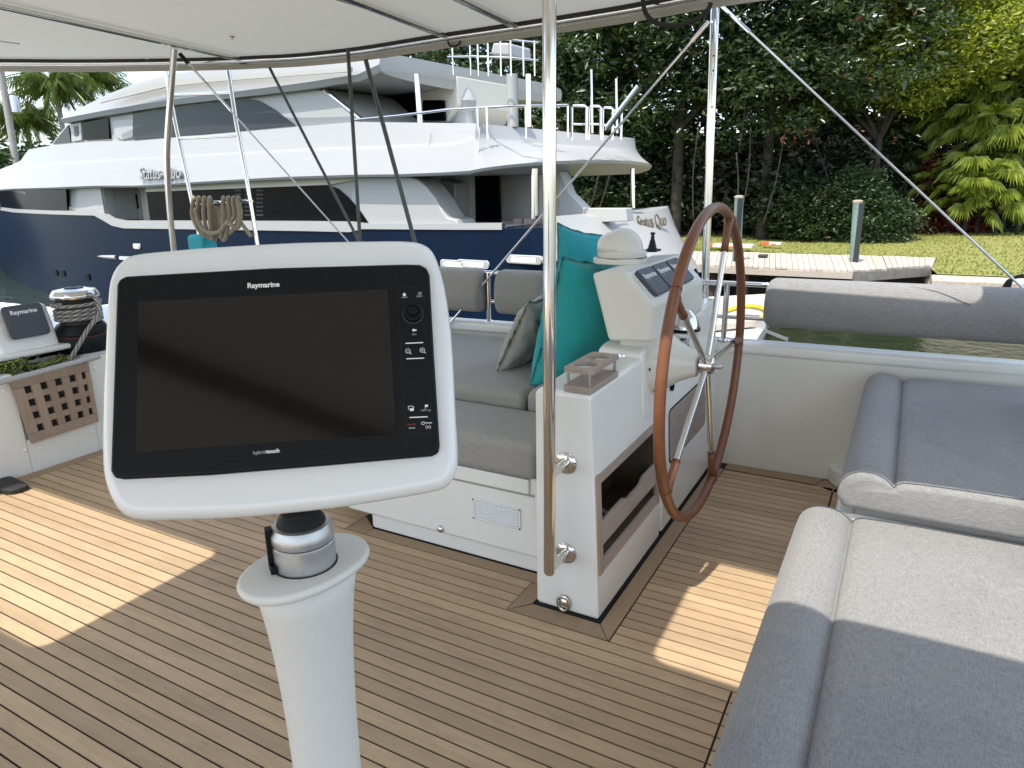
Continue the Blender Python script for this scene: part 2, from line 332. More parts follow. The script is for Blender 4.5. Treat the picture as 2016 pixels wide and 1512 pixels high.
# water
wm = bpy.data.materials.new('green_canal_water'); wm.use_nodes = True; n = wm.node_tree; P = n.nodes['Principled BSDF']
P.inputs['Base Color'].default_value = (.016, .024, .010, 1); P.inputs['Roughness'].default_value = .06; P.inputs['IOR'].default_value = 1.33
g = n.nodes.new('ShaderNodeNewGeometry'); prev = None
for sc_, st, dist in ((1.3, .6, .12), (5, .8, .05), (16, .7, .015)):
    t = n.nodes.new('ShaderNodeTexNoise'); t.inputs['Scale'].default_value = sc_; t.inputs['Detail'].default_value = 3; t.inputs['Distortion'].default_value = .6
    n.links.new(g.outputs['Position'], t.inputs['Vector']); b = n.nodes.new('ShaderNodeBump'); b.inputs['Strength'].default_value = st; b.inputs['Distance'].default_value = dist
    n.links.new(t.outputs['Fac'], b.inputs['Height'])
    if prev: n.links.new(prev.outputs[0], b.inputs['Normal'])
    prev = b
n.links.new(prev.outputs[0], P.inputs['Normal'])
tag(mk('water', ([(-900, -400, WZ), (500, -400, WZ), (500, 24, WZ), (-900, 24, WZ)], [(0, 1, 2, 3)]), wm), kind='structure')
tag(mk('canal_bed', ([(-900, -400, WZ-1.2), (900, -400, WZ-1.2), (900, 900, WZ-1.2), (-900, 900, WZ-1.2)], [(0, 1, 2, 3)]), dock_dark), kind='structure')
# lawn: one uneven sheet out to the horizon
def lawn():
    xs = sorted(set([-900, -500, -250, -120, -70] + [-50+2*i for i in range(46) if i != 25]+[.55, .75] + [60, 120, 300, 500])); ys = [21.9, 23, 24.5]+[26+2*i for i in range(18)]+[75, 120, 300, 700]
    V = [(x, y if x > .6 else max(y, 23.7+.001*y), GZ+(.05*math.sin(x*.5)+.06*math.sin(y*.4+x*.2)) * min(1, (y-21.9)/6)+max(0, min(30, y-30))*.012) for y in ys for x in xs]; nx = len(xs)
    return V, [(j*nx+i, j*nx+i+1, (j+1)*nx+i+1, (j+1)*nx+i) for j in range(len(ys)-1) for i in range(nx-1)]
tag(mk('lawn', lawn(), lawn_m, smooth='all'), kind='structure')
def gz(x, y): return GZ+(.05*math.sin(x*.5)+.06*math.sin(y*.4+x*.2))*max(0, min(1, (y-21.9)/6))+max(0, min(30, y-30))*.012
N = 26000
gx = RNG.uniform(-14, 12, N); gy = 22.1+(RNG.random(N)**1.3)*24; gy = np.where(gx < .7, np.maximum(gy, 24.2+RNG.random(N)*3), gy); ga = RNG.uniform(0, 6.28, N); gh = RNG.uniform(.03, .085, N)
V = np.zeros((N, 3, 3)); zz = np.array([gz(a, b) for a, b in zip(gx, gy)])
V[:, 0] = np.c_[gx-.03*np.cos(ga), gy-.03*np.sin(ga), zz]; V[:, 1] = np.c_[gx+.03*np.cos(ga), gy+.03*np.sin(ga), zz]; V[:, 2] = np.c_[gx+RNG.normal(0, .03, N), gy+RNG.normal(0, .03, N), zz+gh]
me = bpy.data.meshes.new('grass_tufts'); me.from_pydata(V.reshape(-1, 3).tolist(), [], np.arange(N*3).reshape(-1, 3).tolist())
me.materials.append(leafmat('grass_blade', (.15, .18, .035), (.30, .30, .07), None, .6, .3)); o = bpy.data.objects.new('grass', me); COL.objects.link(o); tag(o, 'short sunlit grass tufts over the lawn', 'grass', kind='stuff')
# seawall
sw = thing('seawall', (0, 21.5, WZ), 'stained concrete seawall edging the sunny lawn', 'seawall')
mk('wall_face', box(.62, 90, 21.05, 21.55, WZ-1.2, -1.35), conc, sw, bevel=.03)
for i in range(30): mk('cap_block', box(.60+3*i+.01, .60+3*i+2.99, 20.9+random.uniform(-.02, .02), 21.95, -1.35, GZ-.02+random.uniform(-.01, .015)), conc, sw, bevel=.04)
mk('rear_wall', box(-120, .6, 23.3, 23.75, WZ-1.2, GZ-.02), dock_dark, sw, bevel=.03)
# ------------------------------------------------------------------ deck of the near boat
seam = lambda k: .7356+.0555*k
CX0, CX1, CY0, CY1 = -1.128, -.857, 2.162, 3.955      # helm console footprint
LX = -4.38                                           # left bulwark
dk = mk('deck', box(LX-.02, .9, -.6, 3.975, -.06, -.0035), caulk); tag(dk, kind='structure')
def plank(x0, x1, y0, y1, m=teak_deck, name='plank'):
    mk(name, box(x0, x1, y0, y1, -.01, 0), m, dk)
tag(mk('rear_deck', box(LX-.02, 3.0, -6.5, -.6, -.06, -.001), teak_deck), kind='structure')  # unseen deck behind the camera, added to bounce warm sunlight forward
hs = .0033
k0 = -22
for k in range(k0, 57):
    ya, yb = seam(k)+hs, seam(k+1)-hs; mid = (ya+yb)/2
    if mid > 3.857: break
    segs = [(LX+.09, .85)]
    def cut(segs, a, b):
        r = []
        for s, e in segs:
            if b <= s or a >= e: r.append((s, e)); continue
            if s < a: r.append((s, a))
            if e > b: r.append((b, e))
        return r
    if mid > 2.09: segs = cut(segs, -1.205 if mid < 2.2896 else -1.13, -.779)
    if mid > 2.335-.06: segs = cut(segs, -2.23, -.779)
    if mid < 2.03: segs = cut(segs, -.3312, -.3308)
    if mid > 2.03: segs = cut(segs, -.20, -.197)
    for s, e in segs:
        if e-s > .03: plank(s+hs, e-hs, ya, yb)
# margin planks round the console, the bench and the walls
def mplank(poly): mk('margin_plank', prism(poly, 2, -.01, 0), teak_margin, dk)
mplank([(CX1+.012, CY0-.012), (-.779-hs, 2.0676+hs), (-.779-hs, 3.857-hs), (CX1+.012, 3.857-hs)])
mplank([(CX0+.0, CY0-.012), (CX1+.008, CY0-.012), (-.783-hs, 2.0676+hs), (-1.20, 2.0676+hs)])
mplank([(-1.205, 2.0715), (-1.135, 2.155), (-1.135, 2.286), (-1.205, 2.286)])
mplank([(-2.12, 2.2927), (-1.135, 2.2927), (-1.135, 2.355), (-2.11, 2.355)])
mplank([(-2.227, 2.2927), (-2.125, 2.2927), (-2.115, 2.36), (-2.227, 2.44)])
mplank([(-.775, 3.86), (-.30, 3.86), (-.26, 3.95), (-.775, 3.95)])
mplank([(-.296, 3.86), (-.205, 3.80), (-.13, 3.80), (-.14, 3.85), (-.20, 3.89), (-.25, 3.95)])
mplank([(LX+.005, -.5), (LX+.088, -.5), (LX+.088, 3.9), (LX+.005, 3.9)])
# ------------------------------------------------------------------ cockpit side wall and coaming (right), hull outside
def cy_(x): return 3.955+.075*(x+.8)*1.0             # the coaming line leaves the plank line by a few degrees
wallV = []
wall = thing('cockpit_wall', (-.8, 3.96, 0), 'white moulded cockpit side wall with glossy coaming top behind the wheel', 'cockpit wall')
pts = [(-5.6, 3.955-.0*4.8-.22), (-3, 3.80), (-1.0, 3.945), (-.245, 3.965)]
inner = [(-5.9, 3.62), (-3, 3.80), (-1.0, 3.945), (-.25, 3.965), (1.4, 4.02)]
outer = [(1.4, 4.10), (-1.0, 4.03), (-3, 3.88), (-5.9, 3.70)]
mk('wall_panel', prism(inner+outer, 2, -.05, .70), gel_cream, wall, bevel=.012)
inn2 = [(-5.9, 3.60), (-3, 3.78), (-1.0, 3.925), (-.3, 3.945), (.5, 3.985), (1.4, 4.03)]; out2 = [(1.4, 4.14), (.5, 4.10), (-1.0, 4.04), (-3, 3.9), (-5.9, 3.72)]
mk('foot_fillet', prism([(-.25, 3.975), (-.215, 3.91), (-.19, 3.88), (-.13, 3.87), (-.10, 3.99)], 2, -.01, .09), gel_cream, wall, bevel=.015)
mk('coaming_top', prism(inn2+out2, 2, .66, .735), gel, wall, bevel=.03, seg=4)
hl = thing('sailboat_hull', (-1, 4.3, WZ), 'white topside of the sailboat outboard of the cockpit wall', 'hull')
mk('topside', prism([(-9, -7), (-9, 3.7), (-3, 4.08), (1.4, 4.36), (3.1, 4.4), (3.1, -7)], 2, WZ-.3, -.07), gel, hl, bevel=.05)
mk('side_deck', prism([(-9, 3.6), (-9, 3.72), (-3, 4.10), (1.4, 4.38), (1.4, 4.12), (-3, 3.85)], 2, .0, .5), gel, hl, bevel=.03)
# ------------------------------------------------------------------ left bulwark with tail box
lb = thing('left_bulwark', (LX, 2.2, 0), 'white cockpit bulwark with a teak grating panel and rivets', 'bulwark')
Y0, Y1 = 1.955, 2.425
ext = [(-.6, 0), (3.75, 0), (3.75, .60), (-.6, .60)]
mk('panel', join(box(LX-.06, LX, -.6, Y0+.03, -.05, .60), box(LX-.06, LX, Y1-.03, 3.75, -.05, .60), box(LX-.06, LX, Y0+.03, Y1-.03, -.05, .20)), gel, lb, bevel=.008)
mk('box_back', box(LX-.40, LX-.37, 1.2, 3.75, -.05, .62), gel, lb)
mk('box_floor', box(LX-.37, LX-.06, 1.2, 3.75, .1, .14), gel, lb)
mk('shelf', join(box(LX-1.6, LX-.37, -.6, 3.9, .55, .66), box(LX-.42, LX-.06, 2.46, 3.9, .5, .60)), gel, lb, bevel=.03, seg=3)
mk('lip_tube', tube([(LX+.02, -.6, .53), (LX+.02, 1.9, .575), (LX+.02, 2.48, .60)], .017), mat('grey_lip', (.42, .42, .41), .5), lb, smooth=True)
for (px, py) in ((50, 887), (80, 882), (183, 850), (187, 727), (8, 768)):
    c = at(px, py, 0, LX); mk('rivet', lathe(c, [(.012, 0), (.010, .004), (.004, .007), (0, .0075)], 12, (1, 0, 0)), gel, lb, smooth=True)
# lattice
lt = thing('grating_panel', (LX+.02, 2.2, .2), 'weathered teak grating panel hanging on the white bulwark', 'grating')
cs = [at(17, 749, 0, LX+.02), at(172, 713, 0, LX+.02), at(193, 829, 0, LX+.02), at(62, 873, 0, LX+.02)]
def lat(u, v, d=0):
    a = cs[0].lerp(cs[1], u); b = cs[3].lerp(cs[2], u); p = a.lerp(b, v); return (LX+.012+d, p.y, p.z)
def quadbar(u0, u1, v0, v1, d0, d1):
    V = [lat(u0, v0, d0), lat(u1, v0, d0), lat(u1, v1, d0), lat(u0, v1, d0), lat(u0, v0, d1), lat(u1, v0, d1), lat(u1, v1, d1), lat(u0, v1, d1)]
    return fix((V, [(0, 1, 2, 3), (4, 5, 6, 7), (0, 1, 5, 4), (1, 2, 6, 5), (2, 3, 7, 6), (3, 0, 4, 7)]))
us = [.13, .22, .33, .42, .52, .61, .71, .80, .88, .94]; vs2 = [.14, .25, .34, .45, .54, .65, .74, .85]
for nm, u0, u1, v0, v1 in (('rail', 0, 1, 0, vs2[0]), ('rail', 0, 1, vs2[-1], 1), ('stile', 0, us[0], vs2[0], vs2[-1]), ('stile', us[-1], 1, vs2[0], vs2[-1])):
    mk(nm, quadbar(u0, u1, v0+.002, v1-.002, 0, .02), teak_latt, lt, bevel=.002)
for i in range(1, 8, 2)[:4]:
    if i+1 < len(us)-0 and us[i] < .9: mk('slat', quadbar(us[i]+.001, us[i+1]-.001, vs2[0], vs2[-1], .0, .0195), teak_latt, lt)
for j in range(1, 6, 2): mk('crossbar', quadbar(us[0], us[-1], vs2[j], vs2[j+1], .0, .0175), teak_latt, lt)
mk('backing', quadbar(.02, .98, .02, .98, -.012, -.002), caulk, lt)
# ropes in the tail box
rope_n = bpy.data.materials.new('navy_yellow_rope'); rope_n.use_nodes = True; n = rope_n.node_tree; P = n.nodes['Principled BSDF']; P.inputs['Roughness'].default_value = .8
def braid(m, scale, ca, cb, th=.5):
    n = m.node_tree; P = n.nodes['Principled BSDF']; uv = n.nodes.new('ShaderNodeUVMap'); ck = n.nodes.new('ShaderNodeTexChecker'); ck.inputs['Scale'].default_value = 1
    mpn = n.nodes.new('ShaderNodeMapping'); mpn.inputs['Scale'].default_value = scale; mpn.inputs['Rotation'].default_value = (0, 0, .6); n.links.new(uv.outputs[0], mpn.inputs[0]); n.links.new(mpn.outputs[0], ck.inputs[0])
    ck.inputs['Color1'].default_value = (*ca, 1); ck.inputs['Color2'].default_value = (*cb, 1); n.links.new(ck.outputs['Color'], P.inputs['Base Color'])
    b = n.nodes.new('ShaderNodeBump'); b.inputs['Strength'].default_value = .6; b.inputs['Distance'].default_value = .002; n.links.new(ck.outputs['Fac'], b.inputs['Height']); n.links.new(b.outputs[0], P.inputs['Normal'])
braid(rope_n, (5, 90, 1), (.012, .018, .035), (.28, .32, .03))
rope_g = bpy.data.materials.new('grey_fleck_rope'); rope_g.use_nodes = True; rope_g.node_tree.nodes['Principled BSDF'].inputs['Roughness'].default_value = .8
braid(rope_g, (6, 160, 1), (.48, .45, .40), (.06, .06, .065))
def rope(name, pts_, r, m, parent, k=8, n=9):
    P_ = smoothpath(pts_, k); o = mk(name, tube(P_, r, n), m, parent, smooth='all')
    me = o.data; uv = me.uv_layers.new(name='uv'); acc = [0]
    for i in range(1, len(P_)): acc.append(acc[-1]+(P_[i]-P_[i-1]).length)
    for lp in me.polygons:
        for li in lp.loop_indices:
            vi = me.loops[li].vertex_index; kk = vi % n
            if kk == 0 and any((me.loops[q].vertex_index % n) == n-1 for q in lp.loop_indices): kk = n
            uv.data[li].uv = (kk/n, acc[min(vi//n, len(acc)-1)])
    return o
rt_ = thing('rope_pile', (LX-.2, 2.0, .4), 'dark navy and yellow flecked rope heaped in the bulwark tail box', 'rope')
rr = random.Random(3)
for s in range(6):
    pts_ = []; c = Vector((LX-.2, 1.80+.10*s, .55))
    for i in range(9): pts_.append((c.x+rr.uniform(-.12, .12), c.y+rr.uniform(-.17, .17), .50+.10*rr.random()+.05*(s % 2)))
    rope('rope_loop', pts_, .0105, rope_n, rt_)
tag(mk('blue_hook', tube(smoothpath([(LX-.03, 1.90, .50), (LX-.02, 1.92, .62), (LX-.05, 1.90, .68), (LX-.09, 1.88, .66), (LX-.09, 1.87, .56)], 6), .013), mat('light_blue_plastic', (.13, .35, .6), .4), smooth=True), 'pale blue strap loop over the bulwark tube at the left edge', 'strap')
# winch
wc = at(162, 640, 0, -4.62); wy = wc.y
wn = thing('winch', (-4.64, wy, .66), 'black sheet winch with a chrome top wrapped in flecked rope', 'winch')
O = Vector((-4.64, wy, .60)); kz = 1.0
mk('base', lathe(O, [(.150, 0), (.152, .03), (.150, .09), (.146, .10), (.146, .108), (.151, .116), (.148, .155), (.135, .175), (.1, .18)], 40), blackp, wn, smooth=True)
mk('red_ring', lathe(O, [(.1475, .100), (.1475, .107)], 40), mat('dull_red_ring', (.09, .012, .012), .5), wn, smooth=True)
mk('drum', lathe(O, [(.115, .178), (.108, .20), (.105, .25), (.108, .31), (.118, .33), (.12, .36)], 40), blackr, wn, smooth=True)
mk('chrome_top', lathe(O, [(.12, .338), (.136, .345), (.140, .356), (.138, .368), (.12, .392), (.07, .402), (.065, .399), (0, .399)], 40), steel, wn, smooth=True)
mk('drive_socket', lathe(O, [(.055, .398), (.052, .408), (.02, .409), (.018, .404)], 24), blackp, wn, smooth=True)
rs = thing('winch_rope', (-4.64, wy, .7), 'black and white flecked rope wound on the winch and led down to the box', 'rope')
pr = []
for i in range(0, 150):
    a = i*2*math.pi/36; pr.append((O.x+.128*math.cos(a), O.y+.128*math.sin(a), O.z+.195+.0255*min(i/36, 3.0)+(.09 if i > 118 else 0)*min(1, (i-118)/12)))
rope('turns', pr[:112], .0125, rope_g, rs, 1)
a = Vector(pr[111]); tl = at(140, 705, 0, LX-.10)
top_ = []
for i in range(24):
    an = i*2*math.pi/24-1.4; top_.append((O.x+.134*math.cos(an), O.y+.134*math.sin(an), O.z+.305+.004*math.sin(an)))
rope('top_turn', top_, .0125, rope_g, rs, 2)
s1 = at(197, 600, 0, LX-.02)
rope('tail', [top_[-1], (s1.x-.1, s1.y, s1.z+.06), at(197, 612, 0, LX-.03), at(172, 650, 0, LX-.06), at(150, 688, 0, LX-.08), at(139, 707, 0, LX-.10), at(140, 720, 0, LX-.13)], .0135, rope_g, rs)
# instrument housing on the left shelf with a covered display
ih = thing('instrument_housing', (-4.7, 2.2, .62), 'white angled instrument housing with dark covered display at far left', 'instrument housing')
a = [at(-20, 614, 0, -4.66), at(92, 600, 0, -4.66), at(106, 664, 0, -4.60), at(-20, 700, 0, -4.60)]
yA, yB = a[0].y, a[1].y; zt = a[1].z; zb = .645
prof = [(-4.62, zb), (-4.70, zt), (-4.79, zt+.01), (-4.95, zb)]
mk('body', prism(prof, 1, yA, yB+.02), gel, ih, bevel=.018, seg=4)
mk('plinth', box(-5.0, -4.56, yA-.1, yB+.06, .64, .675), gel, ih, bevel=.015, seg=3)
ex = Vector((0, 1, 0)); ey = (Vector((-4.70, 0, zt))-Vector((-4.62, 0, zb))).normalized(); nn = ex.cross(ey)
cc = (at(50, 632, 0, -4.655)); fm = frame(cc+nn*.004, ex, ey)
hw, hh = (yB-yA)*.36, (zt-zb)*.37
mk('dark_cover', xf(prism(rpoly([(-hw, -hh), (hw, -hh), (hw, hh), (-hw, hh)], .03), 2, -.004, .014), fm), charc, ih, bevel=.006)
text('Raymarine', .036, white_ink, ih, Matrix.Translation(-ORG[ih.name]) @ fm @ Matrix.Translation((0, hh*.55, .0145)), .0003, bold=.0009)
tag(mk('deck_pad', prism(rpoly([(LX+.0, 1.70), (LX+.25, 1.74), (LX+.26, 1.84), (LX+.0, 1.86)], .045), 2, .002, .03), blackr, bevel=.006), 'black rubber pad on the teak deck at the left bulwark', 'pad')
# ================================================================== LOUNGE BENCH
bn = thing('lounge_bench', (-1.7, 2.34, 0), 'white moulded lounge bench base with louvred vent and press button', 'bench')
mk('body', prism([(-2.24, 2.335), (-1.13, 2.335), (-1.13, 3.72), (-3.3, 3.72), (-3.3, 3.0), (-2.5, 2.6)], 2, .082, .445), gel, bn, bevel=.016, seg=3)
mk('toe_kick', prism([(-2.115, 2.362), (-1.13, 2.362), (-1.13, 3.7), (-3.2, 3.7)], 2, 0, .09), gel, bn, bevel=.01)
mk('lid_front', prism(rpoly([(-1.90, .375), (-1.235, .375), (-1.235, .44), (-1.90, .44)], [.012, .012, 0, 0]), 1, 2.322, 2.345), gel, bn, bevel=.006)
mk('lid_groove', box(-1.92, -1.215, 2.3335, 2.34, .362, .374), mat('groove_shade', (.35, .34, .31), .6), bn)
v0, v1, u0, u1 = .200, .300, -1.518, -1.279
mk('vent_frame', join(box(u0, u1, 2.329, 2.336, v1-.012, v1), box(u0, u1, 2.329, 2.336, v0, v0+.012), box(u0, u0+.014, 2.329, 2.336, v0+.012, v1-.012), box(u1-.014, u1, 2.329, 2.336, v0+.012, v1-.012)), gel_grey, bn, bevel=.003)
for i in range(8):
    z = v0+.017+i*.0092; mk('vent_louvre', tube([(u0+.015, 2.333, z), (u1-.015, 2.333, z)], .0034, 8), gel_grey, bn, smooth=True)
for (x, z) in ((u0+.006, v0+.006), (u1-.006, v0+.006), (u0+.006, v1-.006), (u1-.006, v1-.006)): mk('screw', lathe((x, 2.329, z), [(.004, 0), (.003, .001)], 10, (0, -1, 0)), blackp, bn)
bc = at(868, 1041, 1, 2.335); mk('press_button', lathe(bc, [(.018, 0), (.018, .003), (.015, .009), (.009, .0135), (0, .015)], 24, (0, -1, 0)), steel, bn, smooth=True)
# cushions of the lounge
tag(mk('lounge_cushion', rbox([(-2.25, 2.30), (-1.19, 2.30), (-1.19, 2.70), (-2.42, 2.70)], .447, .60, .035, .012), fab_l, smooth='all'), 'front taupe seat cushion of the lounge above the white bench face', 'cushion', 'taupe lounge cushions')
tag(mk('lounge_cushion', rbox([(-2.50, 2.71), (-1.47, 2.71), (-1.47, 3.74), (-3.3, 3.70)], .47, .665, .035, .012), fab_l, smooth='all'), 'large rear lounge mattress cushion under the grey and teal pillows', 'cushion', 'taupe lounge cushions')
tag(mk('lounge_bolster', rbox([(-1.46, 2.71), (-1.14, 2.71), (-1.14, 3.74), (-1.46, 3.74)], .47, .69, .05, .012), fab_l, smooth='all'), 'narrow raised taupe cushion wedged between lounge mattress and helm console', 'cushion', 'taupe lounge cushions')
def pillow(name, o, eu, ev, w_, h_, t, m, label, seed, flange=.02, sag=.0):
    o = Vector(o); eu = Vector(eu).normalized(); ev = Vector(ev); ev = (ev-eu*ev.dot(eu)).normalized(); nn = eu.cross(ev); r = random.Random(seed); n = 34; V = []; Fa = []
    ph = [r.uniform(0, 6) for _ in range(8)]
    for s in (1, -1):
        for j in range(n+1):
            for i in range(n+1):
                u, v = i/n, j/n; a, b = 2*u-1, 2*v-1
                th = max(0, (1-abs(a)**2.8)*(1-abs(b)**2.8))**.6
                pin = .055*(abs(a)**2*abs(b)**2)
                x = (a*(1-.11*(1-b*b)*abs(a)**2.5))*w_/2; y = (b*(1-.11*(1-a*a)*abs(b)**2.5))*h_/2
                edge = (1-th)
                q3 = Vector((a*1.1+ph[0], b*1.1+ph[1], s*.7+ph[2])); wr = .018*mnoise.noise(q3*1.6)*th+.010*mnoise.noise(q3*3.7)*min(1, th*1.3)
                rc = abs(a*b)**.7; wr += .016*math.sin(11*math.atan2(abs(b)-1.02, abs(a)-1.02)+ph[3]+2*(a > 0)+3*(b > 0))*rc*th*(1.2-th)
                wr += .010*mnoise.noise(Vector((a*1.2+b*2.5+ph[4], b*7+a*2, s)))*th*(1-.6*th)*2
                zz = s*(t/2*th*(1-.25*b*sag))+s*wr + .012*math.sin(3*a+ph[4])*(b*b)
                y2 = y - sag*.04*(1-b)*(1-a*a)
                V.append(o+eu*(x+w_/2)+ev*(y2+h_/2)+nn*zz)
    N1 = (n+1)**2
    for s in (0, 1):
        for j in range(n):
            for i in range(n):
                q = [s*N1+j*(n+1)+i, s*N1+j*(n+1)+i+1, s*N1+(j+1)*(n+1)+i+1, s*N1+(j+1)*(n+1)+i]; Fa.append(tuple(q) if s == 0 else tuple(reversed(q)))
    # stitched flange
    ring = [(i, 0) for i in range(n)]+[(n, j) for j in range(n)]+[(i, n) for i in range(n, 0, -1)]+[(0, j) for j in range(n, 0, -1)]
    c = o+eu*w_/2+ev*h_/2; base = len(V)
    for k, (i, j) in enumerate(ring):
        p = V[j*(n+1)+i]; d = (p-c); d.normalize(); V.append(p+d*flange*(1+.25*math.sin(k*.9))+nn*.004*math.sin(k*1.3+ph[5]))
    m_ = len(ring)
    for k in range(m_):
        i, j = ring[k]; i2, j2 = ring[(k+1) % m_]
        a_, b_ = j*(n+1)+i, j2*(n+1)+i2; Fa.append((a_, b_, base+(k+1) % m_, base+k)); Fa.append((N1+b_, N1+a_, base+k, base+(k+1) % m_))
    return tag(mk(name, (V, Fa), m, smooth='all'), label, 'pillow')
pillow('throw_pillow', at(970, 741, 2, .642), (.10, 1, .05), (.26, -.02, .46), .42, .47, .15, linen, 'small crumpled grey linen pillow leaning in front of the teal ones', 3, .018)
pA = at(1038, 764, 2, .65)
pillow('throw_pillow', pA, (.42, 1, -.10), (.19, .02, .62), .60, .66, .34, teal, 'large teal pillow in front, its corner hanging beside the steel grab rail', 5, .008)
pB = Vector((-1.64, 3.30, .67))
pillow('throw_pillow', pB, (.72, .75, -.16), (.08, .25, .70), .44, .74, .18, teal2, 'teal pillow standing at the back behind the other teal pillow', 8, .008)
# ================================================================== HELM CONSOLE
hc = thing('helm_console', (-1, 3, 0), 'white helm console carrying the instrument binnacle and steering wheel', 'console')
def ringprism(outer, inner, x0, x1):                  # rectangular hole through a panel along x
    V = []
    for x in (x0, x1): V += [(x, *p) for p in outer]+[(x, *p) for p in inner]
    n = 4; Fa = []
    for b in (0, 8):
        for i in range(4): Fa.append((b+i, b+(i+1) % 4, b+4+(i+1) % 4, b+4+i))
    for i in range(4): Fa.append((i, (i+1) % 4, 8+(i+1) % 4, 8+i)); Fa.append((4+i, 4+(i+1) % 4, 12+(i+1) % 4, 12+i))
    return fix((V, Fa))
HY0, HY1, HZ0, HZ1 = 2.20, 2.86, .215, .555
mk('low_block', ringprism([(CY0, 0), (2.90, 0), (2.90, .905), (CY0, .888)], [(HY0, HZ0), (HY1, HZ0), (HY1, HZ1), (HY0, HZ1)], CX0+.01, CX1), gel, hc, bevel=.045, seg=6)
dark_teak = teak('dark_bin_wood', (.10, .07, .045), (.07, .05, .03), (.05, .035, .025), .7, ax=1)
mk('bin_lining', join(box(CX0+.02, CX0+.045, 2.19, 2.88, .18, .62), box(CX0+.045, CX1+.002, 2.188, 2.203, .19, .58), box(CX0+.045, CX1+.002, 2.857, 2.88, .19, .58), box(CX0+.045, CX1+.002, 2.2, 2.86, .549, .575)), dark_teak, hc)
mk('raised_block', prism(rpoly([(2.925, .01), (3.955, .01), (3.955, .965), (2.76, .935), (2.70, .922), (2.685, .66), (2.73, .625), (2.925, .62)], [0, 0, .03, .03, .05, .03, .02, .02]), 0, -1.10, -.853), gel, hc, bevel=.022, seg=4)
mk('neck', prism([(-1.035, .90), (-.87, .88), (-.86, 1.0), (-1.02, 1.0)], 1, 2.76, 3.32), gel_cream, hc, bevel=.03, seg=4)
mk('base_seal', join(box(CX0-.004, CX1+.006, CY0-.006, CY0, 0, .005), box(CX1, CX1+.006, CY0, 3.95, 0, .005)), caulk, hc)
# teak frame of the bin and its fiddle board
fx0, fx1 = CX1-.01, CX1+.007
mk('bin_frame', prism(rpoly([(HY0-.022, HZ0-.03), (HY1+.03, HZ0-.03), (HY1+.03, HZ0+.016), (HY0-.022, HZ0+.016)], .006), 0, fx0, fx1), teak_grey, hc, bevel=.003)
mk('bin_frame', prism([(HY0-.022, HZ1-.014), (HY1+.03, HZ1-.014), (HY1+.03, HZ1+.022), (HY0-.022, HZ1+.022)], 0, fx0, fx1), teak_grey, hc, bevel=.003)
mk('bin_frame', box(fx0, fx1+.001, HY0-.024, HY0+.014, HZ0-.032, HZ1+.024), teak_latt, hc, bevel=.003)
mk('bin_frame', box(fx0, fx1+.001, HY1-.004, HY1+.032, HZ0-.032, HZ1+.024), teak_grey, hc, bevel=.003)
mk('fiddle_board', prism(rpoly([(HY0+.01, HZ0+.07), (HY1, HZ0+.07), (HY1, HZ0+.165), (2.70, HZ0+.165), (2.66, HZ0+.145), (2.50, HZ0+.145), (2.46, HZ0+.165), (HY0+.01, HZ0+.165)], .006), 0, fx0-.004, fx1-.006), teak_grey, hc, bevel=.003)
mk('bin_floor', box(CX0+.04, CX1-.02, HY0, HY1, HZ0-.002, HZ0+.012), dark_teak, hc)
bw = thing('bin_cup', (-.98, 2.36, HZ0+.02), 'dark round cup lying in the open teak-framed bin of the console', 'cup')
mk('cup_body', lathe((-.96, 2.36, HZ0+.013), [(.045, 0), (.052, .05), (.055, .11), (.049, .112), (.044, .06), (0, .055)], 24), gel_grey, bw, smooth=True)
mk('cup_opening', lathe((-.96, 2.36, HZ0+.105), [(.050, 0), (.05, .006), (0, .006)], 24), blackr, bw)
# teak door behind the wheel
mk('door_gap', prism(rpoly([(3.045, .305), (3.71, .305), (3.71, .575), (3.045, .575)], .04), 0, -.854, -.8515), caulk, hc)
mk('door', prism(rpoly([(3.053, .313), (3.702, .313), (3.702, .567), (3.053, .567)], .036), 0, -.853, -.847), teak_grey, hc, bevel=.002)
# binnacle
BY0, BY1 = 2.65, 3.42
pe = [at(x, y, 1, BY0) for x, y in ((1164, 538), (1197, 671), (1284, 674), (1286, 600), (1230, 535))]
prof = [(p.x, p.z) for p in pe]
mk('binnacle', prism(prof, 1, BY0, BY1), gel_cream, hc, bevel=.016, seg=4)
D_ = Vector((pe[3].x, 0, pe[3].z)); E_ = Vector((pe[4].x, 0, pe[4].z)); sl = (E_-D_); slen = sl.length; sl.normalize()
nrm = Vector((0, 1, 0)).cross(sl)
if nrm.x < 0: nrm = -nrm
fmB = frame(Vector((D_.x, BY0, D_.z)), (0, 1, 0), sl)       # x along the console, y up the slope
mk('panel_recess', xf(prism(rpoly([(.045, .015), (.73, .015), (.73, slen-.012), (.045, slen-.012)], .03), 2, -.004, .003), fmB), gel_grey, hc, bevel=.002)
gs = []
for i in range(3):
    y0 = .055+i*.192; g = mk('gauge_cover', xf(prism(rpoly([(y0, .022), (y0+.176, .022), (y0+.176, slen-.018), (y0, slen-.018)], .022), 2, .003, .022), fmB), charc, hc, bevel=.006)
    tx = text('Raymarine', .034, white_ink, hc, Matrix.Translation(-ORG[hc.name]) @ fmB @ Matrix.Translation((y0+.088, slen*.66, .0225)), .0003, bold=.0006)
